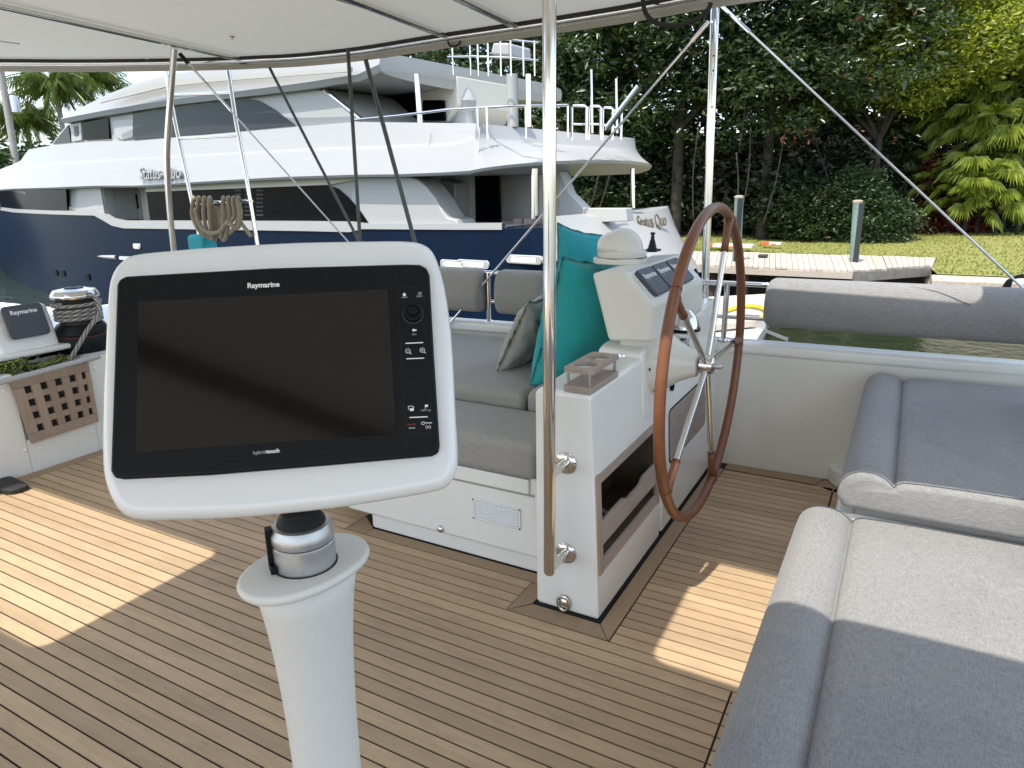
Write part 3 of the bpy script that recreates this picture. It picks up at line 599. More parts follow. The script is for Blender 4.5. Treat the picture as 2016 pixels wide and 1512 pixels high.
# compass with domed hood on top of the binnacle
cp = at(1224, 514, 2, 1.252)
mk('dome_plinth', prism(rpoly([(cp.x-.118, cp.y-.112), (cp.x+.10, cp.y-.112), (cp.x+.10, cp.y+.112), (cp.x-.118, cp.y+.112)], .085, 8), 2, 1.245, 1.272), gel_cream, hc, bevel=.006)
mk('compass_base', lathe((cp.x, cp.y, 1.272), [(.108, 0), (.11, .006), (.11, .024), (.10, .032), (.09, .034)], 40), gel_cream, hc, smooth=True)
mk('dome_gap', lathe((cp.x, cp.y, 1.27), [(.112, 0), (.112, .003), (0, .003)], 40), blackr, hc)
dome = [(.094*math.cos(a), .094*math.sin(a)*1.02) for a in [math.pi/2*i/10 for i in range(11)]]
mk('compass_dome', lathe((cp.x, cp.y, 1.303), dome, 40), gel_cream, hc, smooth=True)
V, Fa = lathe((cp.x-.022, cp.y-.012, 1.300), [(.088, 0), (.088, .02), (.082, .045), (.066, .066), (.04, .078), (.001, .08)], 40)
keep = Fa
mk('dome_collar', (V, keep), gel_cream, hc, smooth='all')
# joystick
jp = at(1284, 494, 2, 1.255)
js = thing('joystick', jp, 'small black ribbed joystick on the flat top of the instrument binnacle', 'joystick')
mk('plate', prism(rpoly([(jp.x-.035, jp.y-.05), (jp.x+.035, jp.y-.05), (jp.x+.035, jp.y+.05), (jp.x-.035, jp.y+.05)], .015), 2, 1.2535, 1.263), blackp, js, bevel=.002)
mk('boot', lathe((jp.x, jp.y, 1.263), [(.024, 0), (.024, .008), (.019, .012), (.021, .018), (.016, .024), (.018, .03), (.013, .036), (.015, .042), (.010, .047), (.011, .053), (.007, .058)], 20), blackr, js, smooth=True)
mk('knob', join(lathe((jp.x, jp.y, 1.318), [(.006, 0), (.011, .006), (.007, .014), (.013, .026), (.011, .030), (0, .031)], 16)), blackr, js, smooth=True)
# lower compass and switch panel behind the wheel
sp = at(1362, 628, 0, -.80)
mk('lower_compass', lathe((-.835, sp.y, sp.z-.045), [(.07, 0), (.068, .02), (.055, .05), (.052, .06), (.03, .085), (0, .09)], 28), steel, hc, smooth=True)
mk('lower_compass_band', lathe((-.835, sp.y, sp.z-.052), [(.074, 0), (.074, .012), (.06, .013)], 28), blackp, hc, smooth=True)
mk('compass_shelf', box(-.86, -.775, sp.y-.075, sp.y+.075, sp.z-.075, sp.z-.055), gel, hc, bevel=.008)
q0 = at(1358, 672, 0, -.85); q1 = at(1380, 690, 0, -.85)
mk('switch_panel', prism(rpoly([(q0.y-.02, q1.z-.055), (q0.y+.13, q1.z-.055), (q0.y+.13, q1.z+.10), (q0.y-.02, q1.z+.10)], .012), 0, -.853, -.843), blackp, hc, bevel=.002)
for i in range(2):
    for j in range(3): mk('switch', box(-.843, -.838, q0.y-.005+i*.065, q0.y+.045+i*.065, q1.z-.045+j*.048, q1.z-.01+j*.048), alu, hc, bevel=.003)
# hub housing and bolts
WX, WY, WZc, WR = -.68, 2.878, .854, .640
mk('hub_cone', lathe((-.905, WY, WZc), [(.145, 0), (.143, .03), (.118, .065), (.082, .115), (.060, .165), (.053, .187), (.04, .192)], 40, (1, 0, 0)), gel_cream, hc, smooth=True)
for i in range(7):
    a = i*2*math.pi/7+.5; mk('hub_bolt', lathe((-.838, WY+.138*math.cos(a), WZc+.138*math.sin(a)), [(.009, 0), (.009, .005), (.004, .007)], 12, (1, 0, 0)), blackp, hc)
for (px, py) in ((1345, 697), (1312, 705)):
    b = at(px, py, 0, -.80); mk('hub_screw', lathe(b, [(.010, -.03), (.010, .006), (0, .008)], 14, (1, 0, 0)), alu, hc, smooth=True)
b = at(1336, 762, 0, -.853); mk('lock_ring', lathe(b, [(.022, 0), (.022, .01), (.013, .012), (.013, .004), (0, .004)], 20, (1, 0, 0)), blackp, hc, smooth=True)
b = at(1225, 700, 2, .90); mk('top_latch', lathe(b, [(.022, 0), (.02, .008), (0, .01)], 20), steel, hc, smooth=True)
# padeye on the end face
b = at(1111, 1187, 1, CY0)
mk('padeye_plate', lathe(b, [(.020, 0), (.018, .006), (.01, .01), (0, .011)], 24, (0, -1, 0)), steel, hc, smooth=True)
ringp = [Vector((b.x+.024*math.cos(a), b.y-.010, b.z+.004+.030*math.sin(a))) for a in [2*math.pi*i/24 for i in range(24)]]
mk('padeye_ring', tube(ringp, .0055, 10, closed=True), steel, hc, smooth=True)
for o_ in list(COL.objects):                          # the console side leans inboard towards its top
    if o_.parent is hc and o_.name.split('.')[0] in ('low_block', 'raised_block', 'bin_frame', 'fiddle_board', 'door', 'door_gap', 'bin_lining', 'switch_panel', 'switch', 'hub_bolt', 'lock_ring'):
        for v_ in o_.data.vertices:
            if v_.co.x > -1.0: v_.co.x -= .052*v_.co.z
# ------------------------------------------------------------------ steering wheel
wh = thing('steering_wheel', (WX, WY, WZc), 'large steering wheel with tan leather rim and polished spokes', 'steering wheel')
def wp(a, r, dx=0): return Vector((WX+dx, WY+r*math.cos(a), WZc+r*math.sin(a)))
mk('rim', tube([wp(2*math.pi*i/96, WR) for i in range(96)], .0205, 16, closed=True), leather, wh, smooth='all')
st_ = []
for i in range(260):
    a = 2*math.pi*i/260; 
    st_.append(tube([wp(a, WR-.0195, -.0035*(1 if i % 2 else -1)-.002), wp(a+.012, WR-.0195, .0035*(1 if i % 2 else -1)-.002)], .0011, 4, caps=False))
stitch = mk('rim_stitching', join(*st_), thread, wh); stitch['kind'] = 'stuff'
angs = []
for (px, py) in ((1434, 440), (1330, 590), (1458, 664), (1318, 950), (1402, 935)):
    q = at(px, py, 0, WX); angs.append(math.atan2(q.z-WZc, q.y-WY))
for a in angs:
    mk('spoke', tube([wp(a, .035, .0), wp(a, WR-.13, 0)], .0125, 14), steel, wh, smooth=True)
    P_ = [wp(a, WR-.15, 0), wp(a, WR-.09, 0), wp(a, WR-.045, 0), wp(a, WR-.01, 0)]
    mk('spoke_sleeve', tube(P_, [.0158, .0158, .017, .022], 14), leather, wh, smooth='all')
    mk('sleeve_cuff', tube([wp(a, WR-.153), wp(a, WR-.147)], .0168, 14), thread, wh, smooth=True)
for a in angs[:4]:
    a2 = a; mk('rim_joint', tube([wp(a2-.05, WR), wp(a2-.044, WR)], .0218, 16), thread, wh, smooth=True)
mk('hub', lathe((WX-.03, WY, WZc), [(.030, 0), (.036, .004), (.036, .018), (.044, .020), (.044, .040), (.036, .042), (.036, .056), (.028, .062), (.012, .066)], 32, (1, 0, 0)), steel, wh, smooth=True)
mk('hub_cap', lathe((WX+.036, WY, WZc), [(.012, 0), (.014, .012), (.010, .028), (0, .032)], 20, (1, 0, 0)), alu, wh, smooth=True)
# ------------------------------------------------------------------ teak two-cup holder
c0 = at(1164, 744, 2, .95)
ch = thing('cup_holder', (c0.x, c0.y, .885), 'weathered teak holder with two round cup holes on four steel pegs', 'cup holder')
z0_ = .889; zt_ = .975
pl = [at(1112, 738, 2, zt_), at(1172, 743, 2, zt_), at(1219, 705, 2, zt_), at(1166, 698, 2, zt_)]
cq = at(1167, 760, 2, .889); cx, cyy = cq.x-.016, cq.y+.03; hwx = .056; hwy = .135
pc = [(-.075, .0), (.075, .0)]
def plate_holes(z0, z1, holes):
    bm = bmesh.new(); outl = rpoly([(cx-hwx, cyy-hwy), (cx+hwx, cyy-hwy), (cx+hwx, cyy+hwy), (cx-hwx, cyy+hwy)], .018)
    vs_ = [bm.verts.new((x, y, z1)) for x, y in outl]; ed = [bm.edges.new((vs_[i], vs_[(i+1) % len(vs_)])) for i in range(len(vs_))]
    for (hx, hy, hr) in holes:
        hv = [bm.verts.new((hx+hr*math.cos(a), hy+hr*math.sin(a), z1)) for a in [2*math.pi*i/28 for i in range(28)]]
        ed += [bm.edges.new((hv[i], hv[(i+1) % 28])) for i in range(28)]
    r = bmesh.ops.triangle_fill(bm, edges=ed, use_beauty=True)
    fs = [f for f in r['geom'] if isinstance(f, bmesh.types.BMFace)]
    e = bmesh.ops.extrude_face_region(bm, geom=fs); bmesh.ops.translate(bm, verts=[v for v in e['geom'] if isinstance(v, bmesh.types.BMVert)], vec=(0, 0, z0-z1))
    bmesh.ops.recalc_face_normals(bm, faces=bm.faces); bm.verts.index_update(); out_ = ([tuple(v.co) for v in bm.verts], [[v.index for v in f.verts] for f in bm.faces]); bm.free(); return out_
mk('top_plate', plate_holes(zt_-.016, zt_, [(cx, cyy-.062, .041), (cx, cyy+.062, .041)]), teak_grey, ch)
mk('base_plate', prism(rpoly([(cx-hwx, cyy-hwy), (cx+hwx, cyy-hwy), (cx+hwx, cyy+hwy), (cx-hwx, cyy+hwy)], .02), 2, z0_, z0_+.022), teak_grey, ch, bevel=.003)
for sx in (-1, 1):
    for sy in (-1, 1): mk('peg', tube([(cx+sx*.042, cyy+sy*.116, z0_+.02), (cx+sx*.042, cyy+sy*.116, zt_-.014)], .006, 12), steel, ch, smooth=True)
# ------------------------------------------------------------------ grab rail
gp = at(1083, 1000, 1, 2.03); GX = gp.x; GY = 2.03
gr = thing('grab_rail', (GX, GY, .2), 'tall polished steel grab rail standing off the console end face', 'grab rail')
zb_ = at(1083, 1130, 1, GY).z
mk('tube', tube([(GX-.003, GY, zb_), (GX-.003, GY, zb_+.008), (GX, GY, 1.3), (GX+.002, GY, 2.47)], [.0165, .021, .021, .021], 28), steel, gr, smooth=True)
for py in (912, 1089):
    m_ = at(1117, py, 1, CY0); a = Vector((m_.x-.005, CY0, m_.z)); b = Vector((GX, GY, m_.z+.002))
    mk('flange', lathe(a, [(.042, 0), (.042, .004), (.036, .010), (.022, .013)], 32, (0, -1, 0)), steel, gr, smooth=True)
    mk('standoff', tube([a, b+(a-b)*.08], .0165, 18), steel, gr, smooth=True)
    mk('collar', tube([a.lerp(b, .36), a.lerp(b, .42)], .0185, 20), steel, gr, smooth=True)
# ================================================================== CHART PLOTTER ON ITS PEDESTAL
DO = Vector((-.87400383, .48694403, 1.23700884)); DX = Vector((.78727504, .61659544, .00284222)).normalized(); DY = Vector((-.27486539, .35875909, .86805448)); DY = (DY-DX*DY.dot(DX)).normalized()
DN = DX.cross(DY)                                     # towards the helmsman
fmD = frame(DO, DX, DY)
def dl(px, py, h=0):                                  # pixel -> display plane coordinates at height h over the bezel foot
    v = ray(px, py); p0 = DO+DN*h; t = (p0-CAM).dot(DN)/v.dot(DN); q = CAM+v*t-DO; return (q.dot(DX), q.dot(DY))
cz = lambda pts: [dl(180+x/2.5203, 450+y/2.5203) for x, y in pts]
cpod = thing('chart_plotter', DO, 'large chart plotter with dark screen in a white swivelling housing', 'chart plotter')
outl = cz([(130, 150), (200, 112), (400, 90), (600, 74), (1000, 52), (1400, 44), (1560, 45), (1640, 58), (1692, 95), (1730, 180), (1765, 330), (1792, 560), (1810, 900), (1822, 1120), (1816, 1190), (1785, 1255), (1720, 1296), (1500, 1338), (1200, 1384), (950, 1412), (700, 1434), (400, 1445), (240, 1446), (150, 1425), (95, 1370), (52, 1270), (34, 1150), (36, 900), (46, 640), (62, 330), (82, 220)])
outl = outl[::-1]
outl = [(p.x, p.y) for p in smoothpath([(x, y, 0) for x, y in outl], 4, closed=True)]
def shell(outl, h0, h1, r, steps=6, back=.10, bk=.75):
    n = len(outl); cx = sum(p[0] for p in outl)/n; cyv = sum(p[1] for p in outl)/n; V = []; Fa = []
    def off(d):
        R = []
        for i in range(n):
            a = Vector(outl[i-1]); b = Vector(outl[(i+1) % n]); t = (b-a).normalized(); nn = Vector((t.y, -t.x)); p = Vector(outl[i]); 
            if nn.dot(p-Vector((cx, cyv))) < 0: nn = -nn
            R.append(p-nn*d)
        return R
    rings = []
    for i in range(steps+1):
        a = math.pi/2*i/steps; rings.append(([tuple(q) for q in off(r*(1-math.sin(a)))], h1-r+r*math.cos(a)))
    for i in range(1, steps+1):
        a = math.pi/2*i/steps; R = back; rings.append(([(cx+(x-cx)*(1-(1-bk)*(1-math.cos(a))), cyv+(y-cyv)*(1-(1-bk)*(1-math.cos(a)))) for x, y in outl], h1-r-(h1-r-h0)*math.sin(a)))
    for R, h in rings: V += [(x, y, h) for x, y in R]
    for k in range(len(rings)-1):
        for i in range(n): Fa.append((k*n+i, k*n+(i+1) % n, (k+1)*n+(i+1) % n, (k+1)*n+i))
    Fa += [tuple(range(n)), tuple((len(rings)-1)*n+i for i in range(n-1, -1, -1))]
    return fix((V, Fa))
mk('housing', xf(shell(outl, -.095, -.001, .017), fmD), gel_grey, cpod, smooth='all')
# front face laid a touch proud so that the rim catches a line of light
W_, H_ = .426, .281
bz = cz([(150, 262), (185, 246), (900, 205), (1560, 186), (1630, 188), (1664, 205), (1678, 240), (1700, 640), (1728, 1080), (1722, 1115), (1690, 1132), (1200, 1175), (600, 1225), (170, 1246), (125, 1238), (108, 1205), (118, 900), (134, 420), (138, 290)])[::-1]
mk('bezel', xf(prism(bz, 2, -.002, .010), fmD), blackp, cpod, bevel=.0045, seg=3)
bz2 = cz([(172, 285), (200, 262), (1500, 210), (1600, 214), (1640, 240), (1690, 1000), (1690, 1060), (1640, 1090), (200, 1200), (150, 1195), (135, 1160), (160, 420)])[::-1]
mk('bezel_face', xf(prism(bz2, 2, .0101, .0106), fmD), blackp, cpod)
H1 = .0108
sc4 = [dl(x, y, H1) for x, y in ((272, 594), (763, 569.5), (779.5, 854.5), (267.5, 890.5))][::-1]
mk('screen', xf(prism(sc4, 2, .0106, .0109), fmD), screen, cpod)
def dtext(s, px, py, px2, py2, mt, nm='lettering', bold=0, fitw=None, rot=None):
    a = Vector(dl(px, py, H1)); b = Vector(dl(px2, py2, H1)); c = (a+b)/2; wdt = (b-a).length; ang = math.atan2(b.y-a.y, b.x-a.x)
    text(s, 1, mt, cpod, Matrix.Translation(-ORG[cpod.name]) @ fmD @ Matrix.Translation((c.x, c.y, H1+.0002)) @ Matrix.Rotation(ang, 4, 'Z'), .0002, name=nm, bold=bold, fitw=wdt)
dtext('Raymarine', 487, 563, 550, 560, white_ink, bold=.03)
dtext('hybrid', 498.5, 892, 524, 889.5, grey_ink); dtext('touch', 524.5, 889.5, 550.5, 887, white_ink, bold=.03)
dtext('Home', 791, 586, 802, 585, grey_ink); dtext('Menu', 820, 584, 831, 583, grey_ink); dtext('Back', 811.5, 658.5, 820, 658, grey_ink)
dtext('Standby', 802, 836, 819, 835, red_ink); dtext('(Auto)', 805, 843, 817, 842, white_ink); dtext('Power', 838, 833, 851, 832, white_ink, bold=.02); dtext('(o)', 838, 840.5, 848, 840, white_ink); dtext('WPT (x)', 829, 808.5, 848, 807.5, grey_ink)
def dpoly(pts, mt, nm, h0=.0109, h1=.0112): mk(nm, xf(prism([dl(x, y, H1) for x, y in pts][::-1], 2, h0, h1), fmD), mt, cpod)
def dline(p, q, wd, mt, nm='key_line', h1=.0112):
    a = Vector(dl(*p, H1)); b = Vector(dl(*q, H1)); d = (b-a).normalized(); t = Vector((-d.y, d.x))*wd/2
    mk(nm, xf(prism([a+t, a-t, b-t, b+t], 2, .0107, h1), fmD), mt, cpod)
for p, q in (((798, 676), (833, 674.5)), ((800, 706.5), (835, 705)), ((806, 822), (842, 820.5))): dline(p, q, .0014, white_ink)
lk = mat('key_gap', (.002, .002, .002), .6)
for p, q in (((780, 533), (800, 886)), ((782, 566.5), (835, 563)), ((833, 563), (854, 850)), ((809, 565), (810, 590)), ((789, 677), (841, 674.5)), ((791, 707), (843, 705)), ((797, 826), (851, 823)), ((799, 855), (853, 851)), ((825, 797), (826, 818)), ((827, 826), (828, 848))): dline(p, q, .0006, lk, 'key_gap', .0109)
kc = Vector(dl(813, 618, H1)); kf = fmD @ Matrix.Translation((kc.x, kc.y, .0105))
def dlathe(prof, nm, m_, n=36): mk(nm, xf(lathe((0, 0, 0), prof, n), kf), m_, cpod, smooth=True)
dlathe([(.0155, 0), (.0155, .001), (.0145, .0015)], 'knob_ring', blackr)
dlathe([(.0135, .001), (.0135, .0085), (.0125, .0105), (.0095, .011), (.0085, .0095), (.0065, .0095), (.0060, .0155), (.005, .0165), (0, .0165)], 'knob', blackp)
dpoly([(811, 650), (815, 646.5), (815, 648.7), (820, 648.5), (820, 651.5), (815, 651.7), (815, 653.8)], white_ink, 'back_arrow')
dpoly([(792, 580), (796, 576), (800, 580), (798.6, 580), (798.6, 583.3), (793.6, 583.3), (793.6, 580)], white_ink, 'home_icon')
for i in range(3): dline((823, 576+i*2.4), (830, 575.6+i*2.4), .0007, grey_ink, 'menu_icon')
for (cxp, cyp, plus) in ((803, 691, 0), (831.5, 689.5, 1)):
    c = Vector(dl(cxp, cyp, H1)); mk('zoom_icon', xf(tube([(c.x+.0032*math.cos(a), c.y+.0032*math.sin(a), .0111) for a in [2*math.pi*i/20 for i in range(20)]], .0004, 5, closed=True), fmD), white_ink, cpod)
    dline((cxp+3, cyp+3), (cxp+7, cyp+6), .0009, white_ink, 'zoom_icon'); dline((cxp-2, cyp), (cxp+2, cyp), .0006, white_ink, 'zoom_icon')
    if plus: dline((cxp, cyp-2), (cxp, cyp+2), .0006, white_ink, 'zoom_icon')
c = Vector(dl(833, 833, H1)); mk('power_icon', xf(tube([(c.x+.0022*math.sin(a), c.y+.0022*math.cos(a), .0111) for a in [.6+5.1*i/14 for i in range(15)]], .0004, 5), fmD), white_ink, cpod); dline((833, 829.5), (833, 833), .0006, white_ink, 'power_icon')
dpoly([(836.5, 797), (842.5, 796.6), (842.5, 801), (837.8, 801.3), (838, 804.5), (836.9, 804.6)], white_ink, 'flag_icon')
dpoly([(807, 804), (814.5, 803.5), (814.7, 809), (807.2, 809.5)], white_ink, 'window_icon'); dline((804, 800), (811, 799.5), .0007, white_ink, 'window_icon'); dline((804, 800), (804.4, 806.5), .0007, white_ink, 'window_icon'); dline((811.5, 799), (815.5, 803), .0007, white_ink, 'window_icon')
for (px, py) in ((464, 1018), (661, 999)):
    a = Vector(dl(px, py, -.012)); mk('housing_screw', xf(lathe((a.x, a.y+.003, -.025), [(.007, -.003), (.0065, .002), (0, .004)], 16, (0, -1, .25)), fmD), mat('rusty_screw', (.2, .11, .09), .45, metal=.7), cpod, smooth=True)
# pedestal
PX, PY, zF = -.719, .652, 1.07
pd = thing('pedestal', (PX, PY, 0), 'flared off-white pedestal post with oval top flange and silver swivel', 'pedestal')
ax1 = Vector((.14, .99, 0)).normalized(); ax2 = Vector((-.99, .14, 0)).normalized()
def oval(c, a, b, z, n=48, e=2.5):
    R = []
    for k in range(n):
        t = 2*math.pi*k/n; ct, st2 = math.cos(t), math.sin(t); p = c+ax1*(a*math.copysign(abs(ct)**(2/e), ct))+ax2*(b*math.copysign(abs(st2)**(2/e), st2)); R.append((p.x, p.y, z))
    return R
def ovalloft(st_, n=48):
    V = []; Fa = []
    for (cx_, cy2, a, b, z, e) in st_: V += oval(Vector((cx_, cy2, 0)), a, b, z, n, e)
    for i in range(len(st_)-1):
        for k in range(n): Fa.append((i*n+k, i*n+(k+1) % n, (i+1)*n+(k+1) % n, (i+1)*n+k))
    Fa += [tuple(range(n-1, -1, -1)), tuple((len(st_)-1)*n+k for k in range(n))]
    return V, Fa
mk('top_flange', ovalloft([(PX, PY, .095, .063, zF-.016, 2.2), (PX, PY, .100, .069, zF-.013, 2.2), (PX, PY, .102, .071, zF-.007, 2.2), (PX, PY, .100, .069, zF-.0015, 2.2), (PX, PY, .096, .065, zF, 2.2)]), ped_m, pd, smooth='all')
st_ = []
for i in range(25):
    t = i/24; z = (zF-.013)*(1-t); k = (1-t)**2.2
    f_ = .63+.37*math.exp(-t/.13)+.10*t; st_.append((PX, PY, .080*f_, .060*f_, z, 2.1))
mk('column', ovalloft(st_[::-1]), ped_m, pd, smooth='all')
mk('swivel_gap', lathe((PX, PY, zF), [(.0465, -.001), (.0465, .0012)], 40), blackr, pd)
mk('swivel_lower', lathe((PX, PY, zF), [(.044, .0), (.0445, .036), (.043, .038)], 48), alu, pd, smooth=True)
mk('swivel_groove', lathe((PX, PY, zF+.036), [(.0425, 0), (.0425, .004)], 48), blackr, pd)
mk('swivel_collar', lathe((PX, PY, zF+.040), [(.0435, 0), (.0452, .004), (.0450, .014), (.040, .024), (.034, .026)], 48), alu, pd, smooth=True)
mk('swivel_ball', lathe((PX, PY, zF+.058), [(.036, 0), (.034, .012), (.028, .022), (.024, .032), (.026, .045), (.032, .05)], 40), blackp, pd, smooth=True)
lv = Vector((-.60, -.80, 0)).normalized(); lt_ = Vector((0, 0, 1)).cross(lv)
V = []; 
b0 = Vector((PX, PY, zF))+lv*.046
mk('clamp_lever', xf(box(-.0075, .0075, 0, .010, .000, .062), frame(b0-lt_*.000, lt_, lv)), blackp, pd) if False else None
def obox(c, u, v, w2, a, b, h):
    V = [c+u*(sx*a)+v*(sy*b)+w2*(sz*h) for sz in (0, 1) for sy in (-1, 1) for sx in (-1, 1)]
    return V, [(0, 2, 3, 1), (4, 5, 7, 6), (0, 1, 5, 4), (2, 6, 7, 3), (0, 4, 6, 2), (1, 3, 7, 5)]
mk('clamp_lever', obox(b0+Vector((0, 0, .002)), lt_, lv, Vector((0, 0, 1)), .008, .005, .064), blackp, pd, bevel=.002)
mk('clamp_block', obox(b0+lt_*.013+lv*.0-Vector((0, 0, -.0015)), lt_, lv, Vector((0, 0, 1)), .006, .004, .012), blackp, pd, bevel=.001)
# arm from the swivel into the housing
mk('swivel_arm', tube([Vector((PX, PY, zF+.085)), Vector((PX-.01, PY-.005, zF+.16))], [.027, .026], 24), blackp, pd, smooth=True)
# ================================================================== HELM SEAT
se = thing('helm_seat_base', (.3, 2, 0), 'white moulded base under the grey helm seat cushions', 'seat base')
mk('base', join(box(-.13, 1.1, -.8, 3.90, 0, .37)), gel, se, bevel=.02)
mk('far_riser', box(-.06, 1.1, 2.49, 3.95, .36, .52), fab_l, se, bevel=.015)
mk('ledge', box(-.10, 1.1, 2.48, 2.50, .36, .485), gel, se, bevel=.01, seg=3)
def seatprof(dx, zt, zb, groove, x1):
    P_ = [(x1, zb), (dx+.012, zb), (dx-.008, zb+.035), (dx-.006, zt-.055), (dx+.010, zt-.02), (dx+.045, zt+.004), ((dx+groove)/2+.01, zt+.008), (groove-.035, zt-.002), (groove-.014, zt-.017), (groove-.002, zt-.030), (groove+.004, zt-.024), (groove+.016, zt-.014), (groove+.06, zt-.006), (groove+.3, zt), (x1-.1, zt), (x1, zt-.04)]
    q = [P_[0], P_[1]]+[(p.x, p.y) for p in smoothpath([(a, b, 0) for a, b in P_[1:]], 4)][1:]
    return q
tag(mk('seat_cushion', extr_round(seatprof(-.222, .497, .375, -.058, 1.05), -.8, 2.475, .024), fab, smooth='all'), 'large grey helm seat cushion nearest the camera with a raised front roll', 'seat cushion', 'grey helm seat cushions')
tag(mk('seat_cushion', extr_round(seatprof(-.105, .64, .515, .052, 1.05), 2.45, 3.91, .024), fab, smooth='all'), 'grey helm seat cushion against the cockpit side wall, beyond the sunlit one', 'seat cushion', 'grey helm seat cushions')
for (dx, zt, gx_, ya, yb, nm) in ((-.222, .497, -.058, -.7, 2.40, 'near'), (-.105, .64, .052, 2.50, 3.87, 'far')):
    pass
def endstitch(dx, zt, zb, groove, yy):
    P_ = seatprof(dx, zt, zb, groove, 1.05)[3:-2]; return tube([(a+.0, yy, b+.0012) for a, b in P_], .0017, 5)
sc1 = [o for o in COL.objects if o.name.startswith('seat_cushion')]
for o_, g_, y_, y2, zt_c, dx_ in ((sc1[0], -.058, -.7, 2.45, .497, -.222), (sc1[1], .052, 2.475, 3.88, .64, -.105)):
    mk('end_stitching', endstitch(dx_, zt_c, zt_c-.12, g_, (2.452 if y2 < 3 else 2.473)), charc, o_)
    mk('groove_stitching', join(*[tube([(g_+.003, y_+.012*i, zt_c-.0262), (g_+.003, y_+.012*i+.007, zt_c-.0262)], .0014, 4) for i in range(int((y2-y_)/.012))]), charc, o_)
# ------------------------------------------------------------------ guardrail and its cushions
def RY(x): return 3.985+.045*x
gd = thing('guardrail', (-.8, 3.95, .73), 'polished steel guardrail with two horizontal tubes above the coaming', 'guardrail')
mk('top_tube', tube(smoothpath([(-5.8, RY(-5.8)-.1, 1.05), (-4, RY(-4), 1.05), (-2, RY(-2), 1.05), (0, RY(0), 1.05), (1.5, RY(1.5), 1.05)], 4), .0145, 14), steel, gd, smooth=True)
mk('lower_tube', tube(smoothpath([(-5.8, RY(-5.8)-.1, .865), (-4, RY(-4), .865), (-2, RY(-2), .865), (0, RY(0), .865), (1.5, RY(1.5), .865)], 4), .0115, 14), steel, gd, smooth=True)
for (px) in (963, 1424):
    q = at(px, 640 if px < 1000 else 672, 1, RY(-2.35 if px < 1000 else -.87))
    mk('stanchion', tube([(q.x, RY(q.x), .72), (q.x, RY(q.x), 1.05)], .015, 14), steel, gd, smooth=True)
    mk('stanchion_foot', lathe((q.x, RY(q.x), .733), [(.034, 0), (.032, .006), (.018, .012)], 20), steel, gd, smooth=True)
mk('stanchion', tube([(-4.2, RY(-4.2), .70), (-4.2, RY(-4.2), 1.05)], .015, 14), steel, gd, smooth=True)
def backpad(x0, x1, label, m=fab_l, t=.09, z0=.80, z1=1.065, grp='grey guardrail back cushions'):
    y0 = RY((x0+x1)/2)-t-.02; y1 = y0+t+.05
    sk = .045*(x1-x0)/2
    pf = [(y0+.03, z0+.01), (y0, z0+.07), (y0-.005, (z0+z1)/2), (y0+.01, z1-.05), (y0+.045, z1), (y1-.02, z1+.01), (y1, z1-.03), (y1, z0+.05), (y1-.03, z0)]
    pf = [(p.x, p.y) for p in smoothpath([(a, b, 0) for a, b in pf], 4, closed=True)]
    VF = extr_round(pf, x0, x1, .035, ax=0)
    VF = ([(v[0], v[1]+.045*(v[0]-(x0+x1)/2), v[2]) for v in VF[0]], VF[1])
    return tag(mk('back_cushion', VF, m, smooth='all'), label, 'back cushion', grp)
backpad(at(800, 560, 1, 3.85).x, at(947, 560, 1, 3.82).x, 'taupe back cushion on the guardrail just right of the chart plotter')
backpad(at(976, 560, 1, 3.82).x, at(1070, 560, 1, 3.85).x, 'taupe back cushion on the guardrail behind the grey pillow')
t = .17
bp_ = [(3.99, 1.09), (3.93, 1.085), (3.88, 1.05), (3.85, .995), (3.84, .945), (3.845, .88), (3.865, .85), (3.93, .84), (4.01, .86), (4.03, .95), (4.03, 1.065)]
pf = [(p.x, p.y) for p in smoothpath([(a, b, 0) for a, b in bp_], 4, closed=True)]
VF = extr_round(pf, -.635, .60, .05, ax=0)
VF = ([(v[0], v[1]+.03*v[0], v[2]) for v in VF[0]], VF[1])
bo = tag(mk('bolster', VF, fab_b, smooth='all'), 'long grey bolster cushion along the guardrail behind the helm seat, half in sun', 'bolster')
mk('bolster_seam', tube(smoothpath([(.02, 3.93, 1.083), (.14, 3.90, 1.068), (.24, 3.87, 1.035), (.28, 3.862, 1.02)], 6), .0018, 6), charc, bo)
tag(mk('aft_cushion', rbox([(.485, 3.62), (.60, 3.70), (.95, 3.0), (.80, 2.9)], .74, 1.03, .045, .0), fab_b, smooth='all'), 'rounded end of a grey back cushion cut off by the right edge of the photo', 'back cushion')
q = at(1520, 655, 1, 4.0); q2 = at(1550, 666, 1, 4.1)
tag(mk('rod_holder', tube([(-.64, 3.98, .80), (-.60, 3.98, .785), (-.52, 3.98, .76), (-.515, 3.98, .76)], [.009, .009, .009, .013], 12), gel, smooth=True), 'short white angled rod poking out under the left end of the bolster', 'rod')
